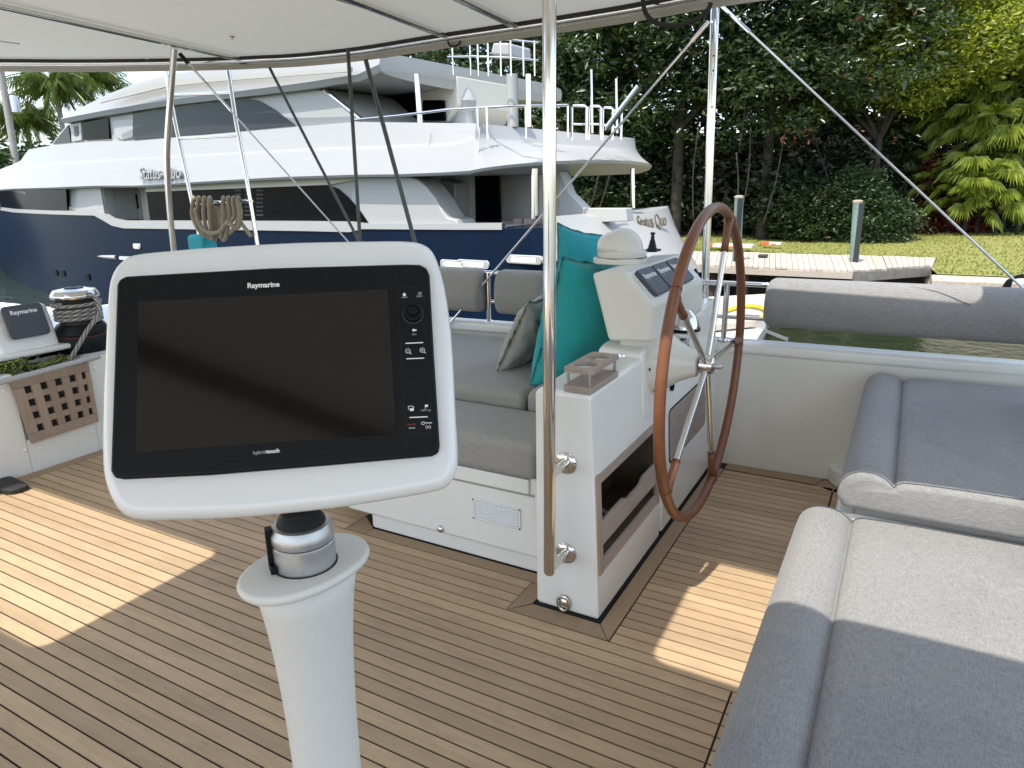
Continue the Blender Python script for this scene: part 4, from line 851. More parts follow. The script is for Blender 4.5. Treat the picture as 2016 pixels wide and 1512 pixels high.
# ================================================================== BIMINI
bmv = thing('bimini', (-2, 1.5, 2.45), 'off-white bimini awning overhead on a polished steel frame', 'bimini')
EP = [at(x, y, 2, 2.405) for x, y in ((0, 141), (160, 141.5), (312, 140), (451, 137), (521, 134), (600, 130), (721, 118), (878, 95), (1069, 69), (1250, 42), (1394, 17), (1524, 0))]
EP = [(-9.2, .2), (-7.2, 1.75)]+[(p.x, p.y) for p in EP]+[(.3, 3.74), (1.7, 3.62)]
EP[-3] = (-.55, 3.78); EP[-4] = (EP[-4][0], 3.80)
EC = [(p.x, p.y) for p in smoothpath([(a, b, 0) for a, b in EP], 5)]
def roofslab(z0, z1, holes):
    bm = bmesh.new(); outl = EC+[(1.7, -2.7), (-9.2, -2.7)]
    vs_ = [bm.verts.new((x, y, z1)) for x, y in outl]; ed = [bm.edges.new((vs_[i], vs_[(i+1) % len(vs_)])) for i in range(len(vs_))]
    for (a, b, c, d) in holes:
        hv = [bm.verts.new((x, y, z1)) for x, y in rpoly([(a, c), (b, c), (b, d), (a, d)], .07, 5)]; ed += [bm.edges.new((hv[i], hv[(i+1) % len(hv)])) for i in range(len(hv))]
    r = bmesh.ops.triangle_fill(bm, edges=ed, use_beauty=True); fs = [f for f in r['geom'] if isinstance(f, bmesh.types.BMFace)]
    bmesh.ops.subdivide_edges(bm, edges=bm.edges, cuts=0)
    bm.verts.index_update(); out_ = ([tuple(v.co) for v in bm.verts], [[v.index for v in f.verts] for f in bm.faces]); bm.free(); return out_
mk('canopy', roofslab(2.485, 2.4851, [(-4.45, -2.835, -.13, .66), (-.865, .235, .85, 1.60), (-.80, .185, 3.17, 3.58)]), bim, bmv)
for xs_ in (-6.1, -5.0, -2.62, -1.35, .4):
    mk('canopy_seam', join(box(xs_, xs_+.022, -2.7, 2.7 if xs_ < -4.9 else 3.7, 2.4828, 2.4849)), bim, bmv)
def offs(C_, d):
    R = []
    for i in range(len(C_)):
        a = Vector(C_[max(i-1, 0)]); b = Vector(C_[min(i+1, len(C_)-1)]); t = (b-a).normalized(); R.append(Vector(C_[i])-Vector((-t.y, t.x))*d)
    return R
def strip(C_, d0, d1, z0, z1):
    A = offs(C_, d0); B_ = offs(C_, d1); V = []; Fa = []
    for a, b in zip(A, B_): V += [(a.x, a.y, z0), (b.x, b.y, z0), (b.x, b.y, z1), (a.x, a.y, z1)]
    for i in range(len(A)-1):
        for k in range(4): Fa.append((i*4+k, i*4+(k+1) % 4, i*4+4+(k+1) % 4, i*4+4+k))
    return fix((V, Fa))
mk('fascia', strip(EC, -.012, -.0, 2.405, 2.474), bim_edge, bmv)
mk('edge_tube', tube([(p.x, p.y, 2.452) for p in offs(EC, .055)], .017, 12), steel, bmv, smooth=True)
mk('edge_track', strip(EC, .012, .024, 2.432, 2.445), mat('track_white', (.8, .8, .78), .3), bmv)
mk('edge_shadow_gap', strip(EC, .075, .082, 2.455, 2.474), blackr, bmv)
for (a, b) in (((-3.9, .5), at(478, 119, 2, 2.455)), ((-2.1, .5), at(900, 81, 2, 2.455)), ((-1.7, .5), at(1033, 61, 2, 2.455))):
    pass
for (p0, p1) in ((at(0, 14, 2, 2.455), at(478, 119, 2, 2.455)), (at(690, 0, 2, 2.455), at(898, 80, 2, 2.455)), (at(908, 0, 2, 2.455), at(1033, 60, 2, 2.455))):
    d = (p1-p0).normalized(); q0 = p0-d*1.2; s_ = Vector((0, 0, 1)).cross(d)
    mk('cross_rail', obox((q0+p1)/2+Vector((0, 0, -.008)), d, s_, Vector((0, 0, 1)), (p1-q0).length/2, .020, .024), steel, bmv, bevel=.007, seg=3)
    mk('cross_track', obox((q0+p1)/2+s_*.030+Vector((0, 0, -.004)), d, s_, Vector((0, 0, 1)), (p1-q0).length/2, .005, .018), gel, bmv, bevel=.002)
    mk('rail_bracket', obox(p1+d*.01+Vector((0, 0, -.022)), d, s_, Vector((0, 0, 1)), .035, .02, .03), blackp, bmv, bevel=.006)
q = at(882, 84, 2, 2.43); mk('tie_strap', tube(smoothpath([(q.x, q.y, 2.45), (q.x+.01, q.y, 2.415), (q.x+.05, q.y, 2.405), (q.x+.085, q.y, 2.42), (q.x+.08, q.y, 2.45)], 5), .006, 8), blackr, bmv, smooth=True)
for (px, py) in ((457, 71), (291, 116)):
    q = at(px, py, 2, 2.474); mk('snap', lathe((q.x, q.y, 2.456), [(.006, 0), (.006, .012), (.018, .014), (.018, .018)], 14), alu, bmv, smooth=True)
# black hose loop hanging at the bimini edge
tag(mk('cable_loop', tube(smoothpath([at(x, y, 1, 3.72) for x, y in ((1270, -20), (1266, 5), (1275, 32), (1300, 48), (1335, 50), (1368, 40), (1392, 22), (1400, 5))], 8), .0115, 12), blackr, smooth=True), 'black cable looping down from the bimini edge beside the aft post', 'cable')
def mirror_pt(px, py, z):                            # where a ray mirrored by the screen meets height z
    v = ray(px, py); p0 = DO+DN*.011; t = (p0-CAM).dot(DN)/v.dot(DN); q = CAM+v*t; r_ = v-DN*2*v.dot(DN); t = (z-q.z)/r_.z; return q+r_*t
ma, mb = mirror_pt(272, 690, 2.44), mirror_pt(775, 880, 2.44); print('MIR', ma, mb)
ma, mb = mirror_pt(272, 690, 2.44), mirror_pt(775, 880, 2.44); mdv = (mb-ma).normalized()
mk('reflection_bar', tube([ma-mdv*.6, mb+mdv*.6], .045, 10), charc, bmv, smooth=True)  # unseen dark tube added for the diagonal band mirrored in the screen
# posts, struts and stays
p0 = at(1408, 8, 1, 3.95); p1 = at(1388, 560, 1, 3.97)
ps = thing('bimini_post', (p1.x, p1.y, .72), 'polished steel bimini post right of centre, rising behind the steering wheel', 'post')
dz = (p0-p1); pb = p1-dz*((p1.z-.735)/dz.z); ptop = p1+dz*((2.49-p1.z)/dz.z)
mk('tube', tube([pb, ptop], .0215, 20), steel, ps, smooth=True); mk('foot', lathe((pb.x, pb.y, .733), [(.05, 0), (.048, .008), (.03, .014)], 24), steel, ps, smooth=True)
for t in (.80, .84, .7): c = pb.lerp(ptop, t); mk('rivet', lathe((c.x+.008, c.y-.021, c.z), [(.005, 0), (.004, .003)], 8, (.3, -1, 0)), blackp, ps)
q0 = at(343, 96, 1, 3.32); q1 = at(336, 190, 1, 3.32); q2 = at(329, 300, 1, 3.34); q3 = at(333, 400, 1, 3.36); q4 = at(343, 500, 1, 3.40)
q5 = q4+(q4-q3)*1.2
tag(mk('bimini_post', tube(smoothpath([q0, q1, q2, q3, q4, q5], 6), .021, 16), steel, smooth=True), 'bent steel bimini post on the left, just above the chart plotter', 'post')
lad = thing('ladder', (-4.6, 3.75, .7), 'steel boarding ladder with three rungs standing behind the chart plotter', 'ladder')
LYp = 3.85
def lp(px, py): return at(px, py, 1, LYp)
mk('rail', tube([lp(320, 112), lp(345, 240), lp(372, 370), lp(400, 500)], .0155, 14), steel, lad, smooth=True)
mk('rail', tube([lp(447, 122), lp(465, 240), lp(487, 360), lp(510, 500)], .0155, 14), steel, lad, smooth=True)
for (a, b) in (((333, 187), (456, 182)), ((352, 272), (470, 266)), ((378, 400), (496, 396))): mk('rung', tube([lp(*a), lp(*b)], .0125, 12), steel, lad, smooth=True)
for (px, py) in ((322, 113), (448, 123)): mk('end_fitting', tube([lp(px-4, py), lp(px+10, py-2)], .018, 12), steel, lad, smooth=True)
# coiled rope over the rung
cr_ = thing('coiled_rope', lp(430, 400), 'thick beige rope coiled over the lowest ladder rung', 'rope')
def cp_(px, py, d=0): q = at(px, py, 1, LYp-.03-d); return q
rr = random.Random(5)
for i, x in enumerate((381, 391, 402, 413, 440, 450, 460, 469)):
    bot = 452+rr.uniform(-14, 14); sp_ = (x-425)*.25
    P_ = [cp_(x+3, 402, -.05), cp_(x, 389, 0), cp_(x-1, 400, .02), cp_(x+sp_*.2, 425, .03), cp_(x+(430-x)*.25, bot, .035), cp_(x+(430-x)*.55, bot+8, .0), cp_(430+(x-430)*.2, bot-12, -.03), cp_(430+(x-430)*.4, 405, -.05)]
    rope('coil', P_, .0165, rope_b, cr_)
rope('coil', [cp_(384, 412, .05), cp_(392, 440, .06), cp_(410, 458, .06), cp_(432, 456, .06), cp_(447, 440, .07), cp_(468, 448, .05), cp_(474, 420, .04), cp_(470, 398, .02)], .0165, rope_b, cr_)
rope('tail', [cp_(470, 432, .03), cp_(480, 446, .03), cp_(492, 462, .03), cp_(494, 466, .03)], .015, rope_b, cr_)
tag(mk('teal_cloth', rbox([(lp(381, 470).x, 3.78), (lp(414, 470).x, 3.78), (lp(414, 470).x, 3.92), (lp(381, 470).x, 3.92)], 1.05, 1.235, .03, .01), teal2, smooth='all'), 'bit of teal cloth showing under the coiled rope on the ladder', 'cloth')
def line(name, a, b, ya, yb, r, m, label, cat, grp=None, ext=.0):
    A = at(a[0], a[1], 1, ya); B_ = at(b[0], b[1], 1, yb); d = B_-A; B_ = B_+d*ext
    return tag(mk(name, tube([A, B_], r, 10), m, smooth=True), label, cat, grp), A, B_
line('dark_shroud', (531, 134), (650, 365), 3.84, 3.84, .0105, dark_rig, 'dark slanting rod from the bimini edge, right of the ladder', 'rod', 'dark rods under the bimini', 1.0)
line('dark_shroud', (685, 98), (709, 475), 3.75, 3.75, .0125, dark_rig, 'near vertical dark rod hanging from the bimini underside', 'rod', 'dark rods under the bimini', .15)
line('dark_shroud', (720, 118), (815, 470), 3.86, 3.86, .015, dark_rig, 'thickest dark slanting rod, rightmost of the rods under the bimini', 'rod', 'dark rods under the bimini', .15)
w1, A, B_ = line('wire_stay', (354, 106), (680, 470), 3.40, 3.85, .0055, wire_m, 'thin wire slanting down from the left bimini post behind the plotter', 'wire', None, .1)
mk('turnbuckle', tube([A, A.lerp(B_, .045)], .014, 10), blackp, w1, smooth=True); mk('wire_sleeve', tube([A.lerp(B_, .045), A.lerp(B_, .27)], .0085, 10), steel, w1, smooth=True)
w2, A, B_ = line('wire_stay', (1396, 42), (865, 660), 3.93, 3.78, .0065, steel, 'wire stay slanting down left from the aft bimini post to the rail', 'wire', None, .0)
mk('wire_fork', tube([A, A.lerp(B_, .05)], .010, 10), steel, w2, smooth=True)
w3, A, B_ = line('wire_stay', (1411, 3), (2008, 562), 3.95, 4.0, .006, wire_m, 'long wire stay slanting down right from the aft post across the trees', 'wire', None, .05)
mk('wire_sleeve', tube([A, A.lerp(B_, .11)], .0105, 10), steel, w3, smooth=True)
q = at(2000, 555, 1, 4.05)
tag(mk('cable_tangle', join(*[tube(smoothpath([at(1975+6*i, 566, 1, 4.1), at(1985+5*i, 552-2*i, 1, 4.1), at(2003+4*i, 546-2*i, 1, 4.1), at(2030, 545, 1, 4.1)], 5), .006, 8) for i in range(3)]), blackr, smooth=True), 'loops of black cable behind the bolster at the right edge', 'cable')
# ================================================================== MOTOR YACHT alongside
YO = at(290, 614, 2, WZ); vd = ray(-1059, 397); vd.z = 0; eu = -vd.normalized(); ew = Vector((-eu.y, eu.x, 0))      # eu towards the stern, ew inboard
if ew.y < 0: ew = -ew
YM = Matrix((eu, ew, Vector((0, 0, 1)))).transposed().to_4x4(); YM.translation = YO
def yp(px, py, w_=0.0):
    v = ray(px, py); p0 = YO+ew*w_; t = (p0-CAM).dot(ew)/v.dot(ew); q = CAM+v*t-YO; return (q.dot(eu), q.z)
yt = bpy.data.objects.new('motor_yacht', None); COL.objects.link(yt); yt.matrix_world = YM; ORG[yt.name] = Vector((0, 0, 0))
yt['label'] = 'big white motor yacht with navy hull moored alongside behind the plotter'; yt['category'] = 'yacht'
def taper(u): return .0 if u > -2.0 else .009*(abs(u+2.0))**2.0
def yk(name, VF, m, parent=None, tp=True, **k):
    if tp: VF = ([(v[0], (v[1]-BW/2)*(1-taper(v[0])/(BW/2))+BW/2, v[2]) for v in VF[0]], VF[1])
    return mk(name, VF, m, parent or yt, **k)
BW = 6.6
def yprism(name, pts, m, w0=0., w1=None, bevel=.03, seg=3, rp=0, parent=None, pre=None):
    P_ = [yp(x, y, w0) for x, y in pts]
    if rp: P_ = rpoly(P_, rp, 4)
    return yk(name, prism(P_, 1, w0, BW-w0 if w1 is None else w1), m, parent, bevel=bevel, seg=seg)
def dense(pts, step=40):
    R = []
    for i in range(len(pts)-1):
        (a, b), (c, d) = pts[i], pts[i+1]; n = max(1, int(abs(c-a)/step))
        for k in range(n): R.append((a+(c-a)*k/n, b+(d-b)*k/n))
    return R+[pts[-1]]
# rounded-stern lofts: rows run from the top edge down, the aft end closes in an arc across the beam
def proj(P_):
    v = Vector(P_)-CAM; z = v.dot(fw); return 1008+F*v.dot(rt)/z, 756+F*v.dot(dn)/z
def fit_tip(u1, ptx, zf, i0=0., e=1.0):               # how far aft the rounded end may reach so that its silhouette ends at a measured column
    lo, hi = u1, u1+5
    for _ in range(30):
        ua = (lo+hi)/2; mxp = 0
        for i in range(25):
            th = math.pi*i/24; u = u1+(ua-u1)*math.sin(th)**e; c = math.cos(th); wv = BW/2-(BW/2-i0)*math.copysign(abs(c)**e, c)
            p = YM @ Vector((u, wv, zf)); mxp = max(mxp, proj(p)[0])
        if mxp > ptx: hi = ua
        else: lo = ua
    return ua
def interp(P_):
    P_ = sorted(P_); xs = [p[0] for p in P_]; zs = [p[1] for p in P_]
    return lambda u: float(np.interp(u, xs, zs))
def yloft(name, us_, u1, rows, m, e=1.0, na=12, th0=0, **k):
    # rows: (zfunc, inset(u), aft end u)
    cols = []
    for u in us_: cols.append([(u, ins(u), zf(u)) for zf, ins, ua in rows])
    for i in range(1, na+1):
        th = th0+(math.pi/2-th0)*i/na; c = []
        for zf, ins, ua in rows:
            u = u1+(ua-u1)*math.sin(th)**e; i0 = ins(u1); wv = BW/2-(BW/2-i0)*math.cos(th)**(e); c.append((u, wv, zf(u)))
        cols.append(c)
    R = len(rows); V = []; Fa = []
    for side in (0, 1):
        for c in cols: V += [(u, wv if side == 0 else BW-wv, z) for u, wv, z in c]
    n0 = len(cols)*R
    for sd in (0, 1):
        for i in range(len(cols)-1):
            for j in range(R-1):
                q = sd*n0+i*R+j; Fa.append((q, q+1, q+R+1, q+R))
    for j in (0, R-1):
        for i in range(len(cols)-1): q = i*R+j; Fa.append((q, q+R, n0+q+R, n0+q))
    for j in range(R-1): Fa.append((j, j+1, n0+j+1, n0+j))
    bm = bmesh.new(); vv = [bm.verts.new(v) for v in V]
    for f in Fa:
        try: bm.faces.new([vv[i] for i in f])
        except ValueError: pass
    bmesh.ops.remove_doubles(bm, verts=bm.verts, dist=.0005); bmesh.ops.recalc_face_normals(bm, faces=bm.faces); bm.verts.index_update()
    VF = ([tuple(v.co) for v in bm.verts], [[v.index for v in f.verts] for f in bm.faces]); bm.free()
    return mk(name, VF, m, yt, smooth=True, autosm=k.get('sm', 28), bevel=k.get('bevel', 0))
top_px = dense([(-420, 380), (-160, 402), (-60, 412), (0, 418), (100, 421), (187, 423), (205, 433), (222, 443), (245, 448), (400, 450), (600, 453), (690, 455), (715, 449), (900, 450), (1020, 450)], 30)
st_t = [yp(x, y) for x, y in top_px]; us_ = [p[0] for p in st_t]; zs_ = [p[1] for p in st_t]; uS = us_[-1]
zsheer = interp(st_t+[(uS+6, zs_[-1])])
def hw(u, t):
    x = max(0, (-6.5-u)); return taper(u)+.10*t*t+(x*.15*t*t if x > 0 else 0)
zs0 = zs_[-1]; utop = fit_tip(uS, 1308, zs0+.5); ubot = fit_tip(uS, 1352, zs0-.7); SL = (ubot-utop)/1.2; uT = utop+SL*.5
print('TIPS', uS, utop, ubot, tb if 'tb' in globals() else '')
UA = lambda z: utop+max(-.3, (zs0+.5-z))*SL*.9
print('tips', uS, utop, ubot)
rows = []
for j in range(9):
    t = j/8; rows.append(((lambda u, t=t: zsheer(u)*(1-t)+(WZ-.4)*t), (lambda u, t=t: hw(u, t)), min(UA(zs0*(1-t)+(WZ-.4)*t), ubot+.5)))
yloft('hull', us_, uS, rows, navy, 1.0, 16)
for i in range(1):
    V = []; Fa = []
    for u in us_:
        for z in (WZ-.02, WZ+.13):
            t = 1-(z-(WZ-.4))/(zsheer(u)-(WZ-.4)); V.append((u, hw(u, t)-.012, z))
    for i in range(len(us_)-1): Fa.append((i*2, i*2+1, i*2+3, i*2+2))
    mk('boot_stripe', (V, Fa), boot, yt)
# white cap rail following the sheer
V = []; Fa = []
for i, u in enumerate(us_[:-1]):
    h_ = .10 if u < yp(187, 423)[0] or u > yp(700, 455)[0] else .20
    w_ = taper(u)
    for (dw, dz_) in ((-.03, -.02), (-.03, h_), (.12, h_), (.12, -.02)): V.append((u, w_+dw, zs_[i]+dz_))
for i in range(len(us_)-2):
    for k in range(4): Fa.append((i*4+k, i*4+(k+1) % 4, i*4+4+(k+1) % 4, i*4+4+k))
mk('cap_rail', fix((V, Fa)), ypaint, yt, smooth=True)
# rub rail and ports on the hull
a, b = yp(90, 498), yp(228, 507); mk('rub_rail', tube([(a[0], taper(a[0])+.12, a[1]), (b[0], taper(b[0])+.02, b[1])], .07, 10), ypaint, yt, smooth=True)
for (px, py) in ((48, 532), (102, 538), (119, 539), (172, 545)):
    c = yp(px, py); t = .5; wv = hw(c[0], .62)
    mk('porthole', prism(rpoly([(c[0]-.13, c[1]-.10), (c[0]+.13, c[1]-.10), (c[0]+.13, c[1]+.10), (c[0]-.13, c[1]+.10)], .05), 1, wv-.06, wv+.25), yglass_dark, yt, bevel=.01)
for (px, py, wd) in ((270, 485, .2), (895, 520, .36), (932, 520, .40), (1032, 511, .40)):
    c = yp(px, py); mk('hull_fairlead', prism(rpoly([(c[0]-wd, c[1]-.09), (c[0]+wd, c[1]-.09), (c[0]+wd, c[1]+.09), (c[0]-wd, c[1]+.09)], .085), 1, -.03, .25), steel, yt, bevel=.02)
    mk('fairlead_hole', prism(rpoly([(c[0]-wd*.7, c[1]-.05), (c[0]+wd*.7, c[1]-.05), (c[0]+wd*.7, c[1]+.05), (c[0]-wd*.7, c[1]+.05)], .045), 1, -.036, .2), ycream, yt)
# white stern quarter with the name
uq0 = yp(1100, 440)[0]; qt = [yp(1100, 437), yp(1140, 430), yp(1165, 424)]; tipq = yp(1305, 412, BW/2); zlo = yp(1340, 535, BW/2)[1]
zbq = interp([(uS, zlo-.15), (uT+2, zlo-.02)])
ztq = interp([yp(1100, 437, .35), yp(1150, 431, .8), yp(1190, 424, 1.4), (utop-.15, tipq[1]+.0), (utop+2, tipq[1])])
def qrow(k): return ((lambda u, k=k: ztq(u)*(1-k)+zbq(u)*k), (lambda u, k=k: -.02), UA(ztq(uS+1)*(1-k)+zbq(uS+1)*k)+.06)
yloft('stern_quarter', [], uS, [qrow(k) for k in (0, .08, .3, .6, 1)], ypaint, 1.0, 18, th0=.42)
def ytext(s, p, q, sz, m, w0, ext=.015, shear=.35, bold=0):
    a = yp(*p, w0); b = yp(*q, w0); c = ((a[0]+b[0])/2, (a[1]+b[1])/2); ang = math.atan2(b[1]-a[1], b[0]-a[0]); wd = math.hypot(b[0]-a[0], b[1]-a[1])
    mw = Matrix.Translation((c[0], w0, c[1])) @ Matrix.Rotation(-ang, 4, 'Y') @ Matrix.Rotation(math.pi/2, 4, 'X')
    text(s, sz, m, yt, mw, ext, shear=shear, fitw=wd, bold=bold)
gold = mat('gold_lettering', (.13, .11, .075), .5)
def ttext(body, wc_, zc_, wd, m, dz0=0):              # lettering on the transom, facing aft
    k = min(1, max(0, (ztq(uS+2)-zc_)/(ztq(uS+2)-zbq(uS+2)))); ua = UA(zc_)+.06
    cosn = max(0, (BW/2-wc_)/(BW/2)); sn = math.sqrt(max(0, 1-cosn**2)); u = uS+(ua-uS)*sn
    du = .35; ex_ = Vector((.10, 1, 0)).normalized(); ey_ = Vector((-.33, .1, 1)).normalized(); mw = frame(Vector((u+.05, wc_, zc_)), ex_, ey_) @ Matrix.Diagonal((1, 1.5, 1, 1))
    text(body, wd, m, yt, mw, .012, shear=.25, fitw=wd)
zt2 = yp(1290, 450, 3.2)[1]
ttext('Status Quo', 3.9, zt2+.10, 1.25, gold)
chrome_dark = mat('chrome_lettering', (.42, .44, .47), .2, metal=.8)
ytext('Status Quo', (274, 343), (356, 340), .42, chrome_dark, -.31, .03)
# boat deck band: big white overhang from bow to tip
band_top = dense([(-160, 360), (-60, 338), (0, 323), (18, 316), (38, 294), (95, 285), (180, 278), (260, 277), (600, 247), (690, 239), (840, 241), (930, 242)], 40)
band_bot = dense([(-160, 384), (0, 375), (120, 372), (190, 369), (290, 369), (400, 362), (560, 353), (700, 349), (805, 348), (900, 344), (930, 342.5)], 40)
ubb = yp(930, 242, -.15)[0]; tb = (fit_tip(ubb, 1228, 2.2), yp(1200, 280, BW/2)[1]); tb2 = (fit_tip(ubb, 1271, 1.8), yp(1262, 319, BW/2)[1])
ztb = interp([yp(x, y, -.15) for x, y in band_top]+[yp(1000, 243, .15), yp(1045, 246, .4), yp(1085, 268, .8), (tb[0]-.35, tb[1]), (tb[0]+2, tb[1])]); zbb = interp([yp(x, y, -.15) for x, y in band_bot]+[(tb2[0], tb2[1])])
bus = sorted(set([round(yp(x, y, -.15)[0], 3) for x, y in band_top]))
zk_ = interp([yp(x, y, -.15) for x, y in [(-160, 360), (-100, 352), (0, 339), (107, 322), (330, 311), (600, 296), (900, 285), (930, 284)]]+[(tb[0], tb[1]-.01)])
kn = [(u, zk_(u)) for u in bus]
mk('band_groove_shadow', tube([(u, taper(u)-.125, z-.004) for u, z in kn], .022, 6), mat('groove_shadow_grey', (.30, .30, .29), .5), yt, smooth=True)  # grey tube paints the shadow line of the groove under the knuckle
yloft('boat_deck_band', bus, bus[-1], [(ztb, (lambda u: taper(u)-.03), tb[0]), (lambda u: max(zbb(u)+.05, min(ztb(u)-.03, zk_(u)+.035)), (lambda u: taper(u)-.10), tb[0]+.15), (lambda u: min(ztb(u)-.04, zk_(u)-.02), (lambda u: taper(u)-.16), tb[0]+.2), (lambda u: zbb(u)+.05, (lambda u: taper(u)-.27), tb2[0]), (zbb, (lambda u: taper(u)-.24), tb2[0]-.04), (zbb, (lambda u: taper(u)+.3), tb2[0]-.4)], ypaint, 1.0, 18)
for (a, b) in (((842, 245), (842, 313)), ((842, 313), (942, 308)), ((942, 308), (945, 250))):
    p, q = yp(*a, -.15), yp(*b, -.15); mk('panel_joint', tube([(p[0], -.152, p[1]), (q[0], -.152, q[1])], .009, 6), ycream, yt)
# upper deckhouse
yprism('upper_house', [(92, 300), (95, 284), (130, 244), (160, 228), (330, 203), (600, 170), (640, 176), (700, 232), (720, 262), (600, 300)], ypaint, .12, bevel=.05)
def glass(name, pts, m, w0, r=.04, parent=None):
    P_ = rpoly([yp(x, y, w0) for x, y in pts], r, 4) if r else [yp(x, y, w0) for x, y in pts]
    return yk(name, prism(P_, 1, w0-.012, w0+.05), m, parent, bevel=.006, seg=1)
f_ = glass('window', [(101, 283), (134, 246), (139, 279)], yglass, .10, .02)
f_ = glass('side_door', [(141, 279), (139, 243), (160, 240), (161, 276)], ypaint, .09, .03); glass('door_pane', [(147, 268), (145, 248), (153, 247), (155, 267)], yglass, .075, .02, f_)
glass('window', [(166, 276), (163, 238), (214, 232), (216, 273)], yglass_dark, .10, .04)
yprism('moulded_panel', [(221, 240), (230, 234), (262, 233), (264, 270), (240, 276), (226, 270)], ypaint, .08, .2, bevel=.03)
arc = [(262, 275), (262, 223), (380, 208), (490, 195), (505, 197), (522, 205), (540, 216), (560, 231), (580, 247), (480, 257), (380, 266)]
glass('window', arc, yglass, .09, .02)
# roof with pale scoop and flybridge
rtop = dense([(118, 234), (130, 221), (153, 205), (208, 171), (262, 146), (330, 126), (430, 110), (700, 100), (745, 101)], 40)
rbot = dense([(118, 243), (215, 225), (330, 207), (400, 199), (600, 175), (683, 162), (745, 155)], 40)
WB = -.14; ur1 = yp(745, 101, WB)[0]; tr_ = (fit_tip(yp(745, 101, WB)[0], 1092, 4.2, WB), yp(1088, 154, BW/2)[1])
ztr = interp([yp(x, y, WB) for x, y in rtop]+[yp(830, 103, -.1), yp(900, 107, .3), (tr_[0]+.3, tr_[1]+.05)]); zbr = interp([yp(x, y, WB) for x, y in rbot]+[yp(805, 149, -.2), yp(895, 146, .2), (tr_[0], tr_[1]-.05)])
rus = sorted(set([round(yp(x, y, WB)[0], 3) for x, y in rtop]))
yloft('roof_brim', rus, rus[-1], [(ztr, (lambda u: taper(u)*.5+.35), ur1+(tr_[0]-ur1)*.75), (lambda u: ztr(u)*.75+zbr(u)*.25, (lambda u: taper(u)*.5-.1), ur1+(tr_[0]-ur1)*.93), (lambda u: zbr(u)+.12, (lambda u: taper(u)*.5+WB), tr_[0]), (zbr, (lambda u: taper(u)*.5+WB+.06), tr_[0]-.05), (lambda u: zbr(u)+.03, (lambda u: taper(u)*.5+.6), ur1+(tr_[0]-ur1)*.6)], ypaint, 1.0, 16)
yprism('roof_scoop', [(196, 203), (240, 180), (312, 160), (430, 148), (560, 143), (690, 132), (690, 141), (430, 160), (330, 170)], mat('scoop_grey', (.40, .39, .35), .5), -.36, -.3, bevel=.0)
# aft upper deck: bulkhead, dark door, posts, furniture
yprism('upper_bulkhead', [(690, 236), (676, 176), (700, 160), (900, 150), (900, 205), (880, 240)], ycream, 2.2, bevel=.02)
glass('door', [(712, 234), (710, 182), (826, 178), (828, 236)], yglass_dark, 2.15, .03)
glass('door', [(833, 238), (832, 197), (874, 197), (876, 238)], yglass_dark, 2.1, .05)
for (x0, x1, r, w_, m) in ((820, 828, .055, .25, steel), (1008, 1010, .11, 1.2, ypaint), (1040, 1041, .05, .25, steel)):
    a, b = yp(x0, 146, w_), yp(x1, 250, w_); mk('roof_post', tube([(a[0], w_, a[1]), (b[0], w_, b[1])], r, 14), m, yt, smooth=True)
for (a, b, w_) in (((640, 178), (712, 236), .15), ((672, 178), (740, 236), 1.2)):
    p, q = yp(*a, w_), yp(*b, w_); mk('brace', tube([(p[0], w_, p[1]), (q[0], w_, q[1])], .05, 10), steel, yt, smooth=True)
c = yp(912, 232, 2.6); mk('deck_figure', lathe((c[0], 2.6, c[1]-.2), [(.3, 0), (.25, .3), (.32, .55), (.2, .8), (.12, .9), (.16, 1.05), (.05, 1.15)], 14), ypaint, yt, smooth=True)
def warc(px): return 0 if px < 930 else 3.3*((px-930)/295)**2
def yrail(ptop, posts, drop, w0_, r=.025, mid=None):
    P_ = [(*yp(x, y, w0_+warc(x)), w0_+warc(x)) for x, y in ptop]; mk('rail_tube', tube([(u, w_, z) for u, z, w_ in P_], r*.85, 8), steel, yt, smooth=True)
    if mid: mk('rail_tube', tube([(u, w_, z-mid) for u, z, w_ in P_], r*.8, 8), steel, yt, smooth=True)
    for (x, y) in posts:
        w_ = w0_+warc(x); a = yp(x, y, w_); mk('rail_post', tube([(a[0], w_, a[1]), (a[0], w_, a[1]-drop)], r*.7, 8), steel, yt, smooth=True)
yrail([(696, 236), (780, 228), (880, 216), (1000, 209), (1075, 208), (1116, 207)], [(825, 222), (940, 212), (958, 211), (1035, 209), (1118, 208)], .55, .0, .028)
for (xa, xb, yy, w_) in ((1126, 1155, 208, 1.6), (1160, 1183, 209, 2.2), (1187, 1207, 212, 2.8), (1206, 1224, 218, 3.6)):
    a, b = yp(xa, yy, w_), yp(xb, yy, w_); zb2 = yp(xa, 276, w_)[1]
    mk('rail_gate', tube([(a[0], w_, zb2), (a[0], w_, a[1]-.03), (a[0]+.04, w_, a[1]), (b[0]-.04, w_, b[1]), (b[0], w_, b[1]-.03), (b[0], w_, zb2)], .026, 8), steel, yt, smooth=True)
    mk('rail_gate', tube([(a[0], w_, a[1]-.33), (b[0], w_, b[1]-.33)], .02, 8), steel, yt, smooth=True)
for (x, y0_, y1_, r) in ((1164, 137, 262, .022), (1213, 155, 262, .022)):
    a, b = yp(x, y0_, 1.5), yp(x+2, y1_, 1.5); mk('whip_antenna', tube([(a[0], 1.5, a[1]), (b[0], 1.5, b[1])], r, 8), steel, yt, smooth=True)
a, b = yp(1258, 170, .2), yp(1195, 252, .2); mk('davit_arm', tube([(a[0], .2, a[1]), (b[0], .2, b[1])], .05, 10), steel, yt, smooth=True)
a, b = yp(1250, 176, .3), yp(1190, 256, .3); mk('davit_arm', tube([(a[0], .34, a[1]), (b[0], .34, b[1])], .022, 8), steel, yt, smooth=True)
